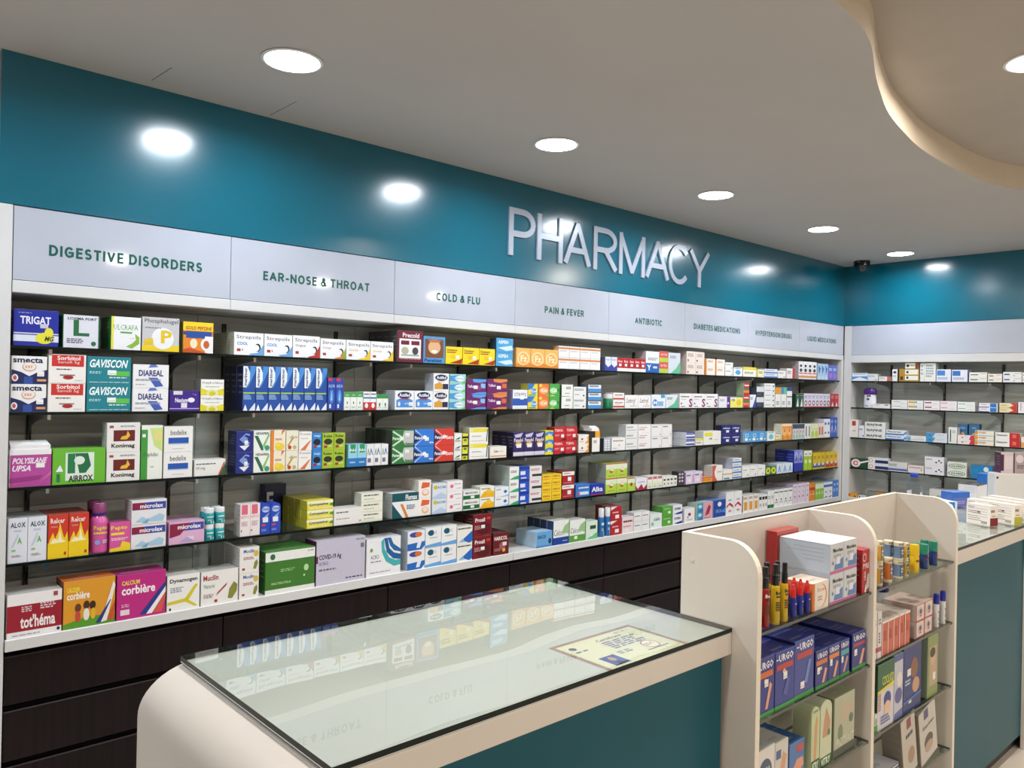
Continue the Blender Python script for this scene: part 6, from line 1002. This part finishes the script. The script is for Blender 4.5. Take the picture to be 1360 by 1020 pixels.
 ('gD2', 2.5951, 2.7315, 0.1717, 1, 1, 1, 0.08, 'lean', 'B ccc8c0/9a948a/8a847a;e .5 .34 .26 .14 5a4a44;e .5 .24 .24 .1 b8a08a;r .3 .8 .55 .98 4a4a7a;t Knee_brace .2 .62 .85 .7 334', 'white knee brace box leaning to left'),
]
for row in ROWS: put_row(*row)

# ---------------------------------------------------------------- things on the right counter
CT = EYE-.5407
def loose(name, lab, cat, W, H, D, dsn, loc, rz, group=None):
    mb = carton_mesh(W, H, D, dsn)
    return tag(link(name, mb.mesh(name, card), None, loc, rz), lab, cat, group)
lbs = ['single carton at left', 'front one, second column', 'back one, second column', 'front one, third column', 'back one, third column', 'front one, rightmost column', 'back one, rightmost column']
A_ = math.radians(-20); q_ = 0
for (x, y, foot, n_) in ((3.66, 1.062, '7a1a24', 1), (3.785, 1.008, 'b8b838', 2), (3.885, .99, '8a5a7a', 2), (3.985, .985, '8a5a7a', 2)):
    for k in range(n_):
        Wd = .046; Dd = .108
        mb = carton_mesh(Wd, .083, Dd, 'B efe8e0/efe9e2/ece6e0;r 0 0 1 .4 %s;s .1 .6 .6 .8 1 776;s .2 .45 .7 .52 1 a77' % foot)
        X_ = -Wd/2-.0003
        def ln(y0, y1, z0, z1, c): mb.poly([(X_, y1, z0), (X_, y1, z1), (X_, y0, z1), (X_, y0, z0)], hx(c))
        for z_, l_ in ((.86, .03), (.79, .025), (.64, .05), (.56, .06), (.4, .045), (.3, .055), (.2, .06)): ln(.1-l_, .1, .083*z_, .083*z_+.0022, '8a7a7a')
        for b_ in range(9): ln(.038-.003*b_, .0395-.003*b_, .006, .017, '444')
        ln(.045, .056, .05, .056, '7a3a4a')
        sx, sy = Wd/2*math.cos(A_)-k*(Dd+.002)*math.sin(A_), Wd/2*math.sin(A_)+k*(Dd+.002)*math.cos(A_)
        tag(link('medicine_carton', mb.mesh('medicine_carton', card), None, (x+sx, y+sy, CT), A_), 'white text covered carton on right counter, ' + lbs[q_], 'box', 'white cartons on the right counter'); q_ += 1
loose('medicine_carton', 'sky blue and white carton beside the water bottle on the right counter', 'box', .085, .065, .08, 'B d4e6f6/c4dcf0/dceaf8;r .35 .12 .85 .98 1f7ad0;t P .5 .4 .75 .85 e8f2fa b;e .8 .2 .1 .12 e8f2fa', (3.80, 1.265, CT), math.radians(-30))
loose('medicine_carton', 'blue and violet flat carton on the right counter behind white cartons', 'box', .11, .07, .07, 'B 6a70c0/3a6ac4/5a86d4;r 0 .6 1 1 2f70d0;s .1 .15 .8 .4 2 a8a8e0', (4.19, 1.34, CT), math.radians(-20))
loose('medicine_carton', 'plain white carton with black lid edge behind white cartons on right counter', 'box', .16, .07, .09, 'B e6e6ea/dcdce2/222;r 0 .94 1 1 18181c', (4.65, 1.39, CT), 0)
loose('medicine_carton', 'small bright blue carton farthest back on the right counter', 'box', .08, .1, .05, 'B 2a80dc/1f6ac0/2a70c8;r .3 .5 .8 .9 bcdcf8', (5.0, 1.46, CT), 0)
cb = thing('counter_cabinet', 'small white cabinet standing on the right counter at the frame edge', 'cabinet', (4.44, 1.095, CT), math.radians(-46))
mb = MB(); mb.bev(-.19, 0, 0, .19, .07, .166, .003); part('body', mb, white_lam, cb)
mb = MB(); mb.bev(-.188, -.004, .004, .188, -.0005, .162, .0015); part('door', mb, white_lam, cb)
mb = MB(); mb.lathe([(.005, 0), (.005, .001)], 12); 
for i_, v_ in enumerate(mb.v): mb.v[i_] = (-.182+v_[0], -.0045-v_[2], .145+v_[1])
part('lock', mb, black_pl, cb)
for i_, (dx, c1) in enumerate(((-.13, 'B cfc0c8/4a2440/9a8a92;r .0 .1 .25 .9 4a2440;r .3 .2 .9 .8 d8ccd2'), (-.065, 'B a89aa0/7a6a72/9a8a92;e .4 .7 .3 .2 d8ccd2;s .2 .2 .8 .4 2 6a5a62'), (0.0, 'B b0a2a8/7a6a72/9a8a92;e .5 .6 .3 .2 d8ccd2;s .2 .2 .8 .4 2 6a5a62'))):
    v_ = Matrix.Rotation(math.radians(-46), 3, 'Z') @ Vector((dx, .01, 0))
    loose('medicine_box', 'mauve upright box %s on the white counter cabinet' % ('with dark end', 'with round logo', 'rightmost')[i_], 'box', .06, .1, .055, c1, (4.44+v_.x, 1.095+v_.y, CT+.1665), math.radians(-46), 'mauve boxes on the white cabinet')
def water_bottle(lab, loc, H=.2, r=.031):
    t = thing('water_bottle', lab, 'bottle', loc)
    mb = MB(); k = H/.2
    mb.lathe([(r*.8, 0), (r, .006*k), (r, .03*k), (r*.94, .035*k), (r, .04*k), (r, .13*k), (r*.92, .15*k), (r*.66, .17*k), (r*.42, .18*k), (r*.42, .185*k)], 24); part('body', mb, clear_pet, t, smooth=True)
    mb = MB(); mb.lathe([(r*.5, .182*k), (r*.52, .184*k), (r*.52, .197*k), (r*.46, .2*k)], 24); part('cap', mb, cap_blue, t, smooth=True)
    mb = MB(); prints(mb, ['r -.6 .25 1.6 .62 dfe4ee', 'T RUSH .72 .27 1.0 .6 b02a34 b', 'r .3 .27 .62 .6 c8d4ea'], 2*r, H, -.0006, cyl_curve(r)); part('label', mb, card, t)
    return t
water_bottle('clear water bottle with blue cap standing on the right counter', (3.585, 1.335, CT))
# low work table behind the counters carries the second bottle
wt = thing('work_table', 'low white work table behind the display stand', 'table', (1.75, 1.3, 0))
mb = MB(); mb.bev(-.15, -.16, .6, .5, .16, .62, .002); part('tabletop', mb, white_lam, wt)
for sx, sy in ((-.13, -.14), (-.13, .14), (.48, -.14), (.48, .14)):
    mb = MB(); mb.box(sx-.015, sy-.015, 0, sx+.015, sy+.015, .5995); part('leg', mb, steel, wt)
water_bottle('blue capped water bottle half hidden between left counter and display stand', (1.665, 1.265, .6205), .285, .032)

# ---------------------------------------------------------------- extra goods on the display stand
for (px_, y_, w_) in (('far left of the back row', 1.085, 2.262), ('second of the back row', 1.085, 2.31), ('third of the back row', 1.085, 2.36), ('right end of the back row', 1.085, 2.66), ('between the back row and square cartons', 1.085, 2.455)):
    t = thing('aerosol_can', 'dark blue capped can standing behind slim boxes, ' + px_, 'spray can', (w_, y_, EYE-.7447), 0, 'dark blue capped cans at the back')
    for n_, m_, mt_, sm_ in bottle_parts('aerosol', 'A 1a2488 c8c8d0', .042, .135): link(n_, m_.mesh('can_'+n_, mt_, sm_), t)
loose('medicine_box', 'dark red box standing behind the pale blue formula boxes', 'box', .12, .168, .03, 'B b03a34/a02a2a/c04a44;r .1 .1 .9 .9 d8c0bc', (2.01, 1.073, EYE-.5447), 0)
loose('medicine_box', 'navy box behind the yellow lozenge boxes on the fourth shelf', 'box', .1, .165, .05, 'B 1c2250/1c2250/2a3060;t E .1 .3 .4 .8 e8e8f0 b', (1.575, 3.262, EYE-.6207), 0)
for k in range(5):
    loose('bandage_pack', 'flat striped navy and white bandage pack, %s of the pile' % ('bottom', 'second up', 'third up', 'fourth up', 'topmost')[k], 'packet', .2, .012, .12,
          'B 2a3450/e4e4ea/d4d8e4;s .02 .2 .98 .8 1 e8e8ee', (2.325+.006*k, .926+.003*k, EYE-1.1577+.0125*k), 0, 'flat striped bandage packs')
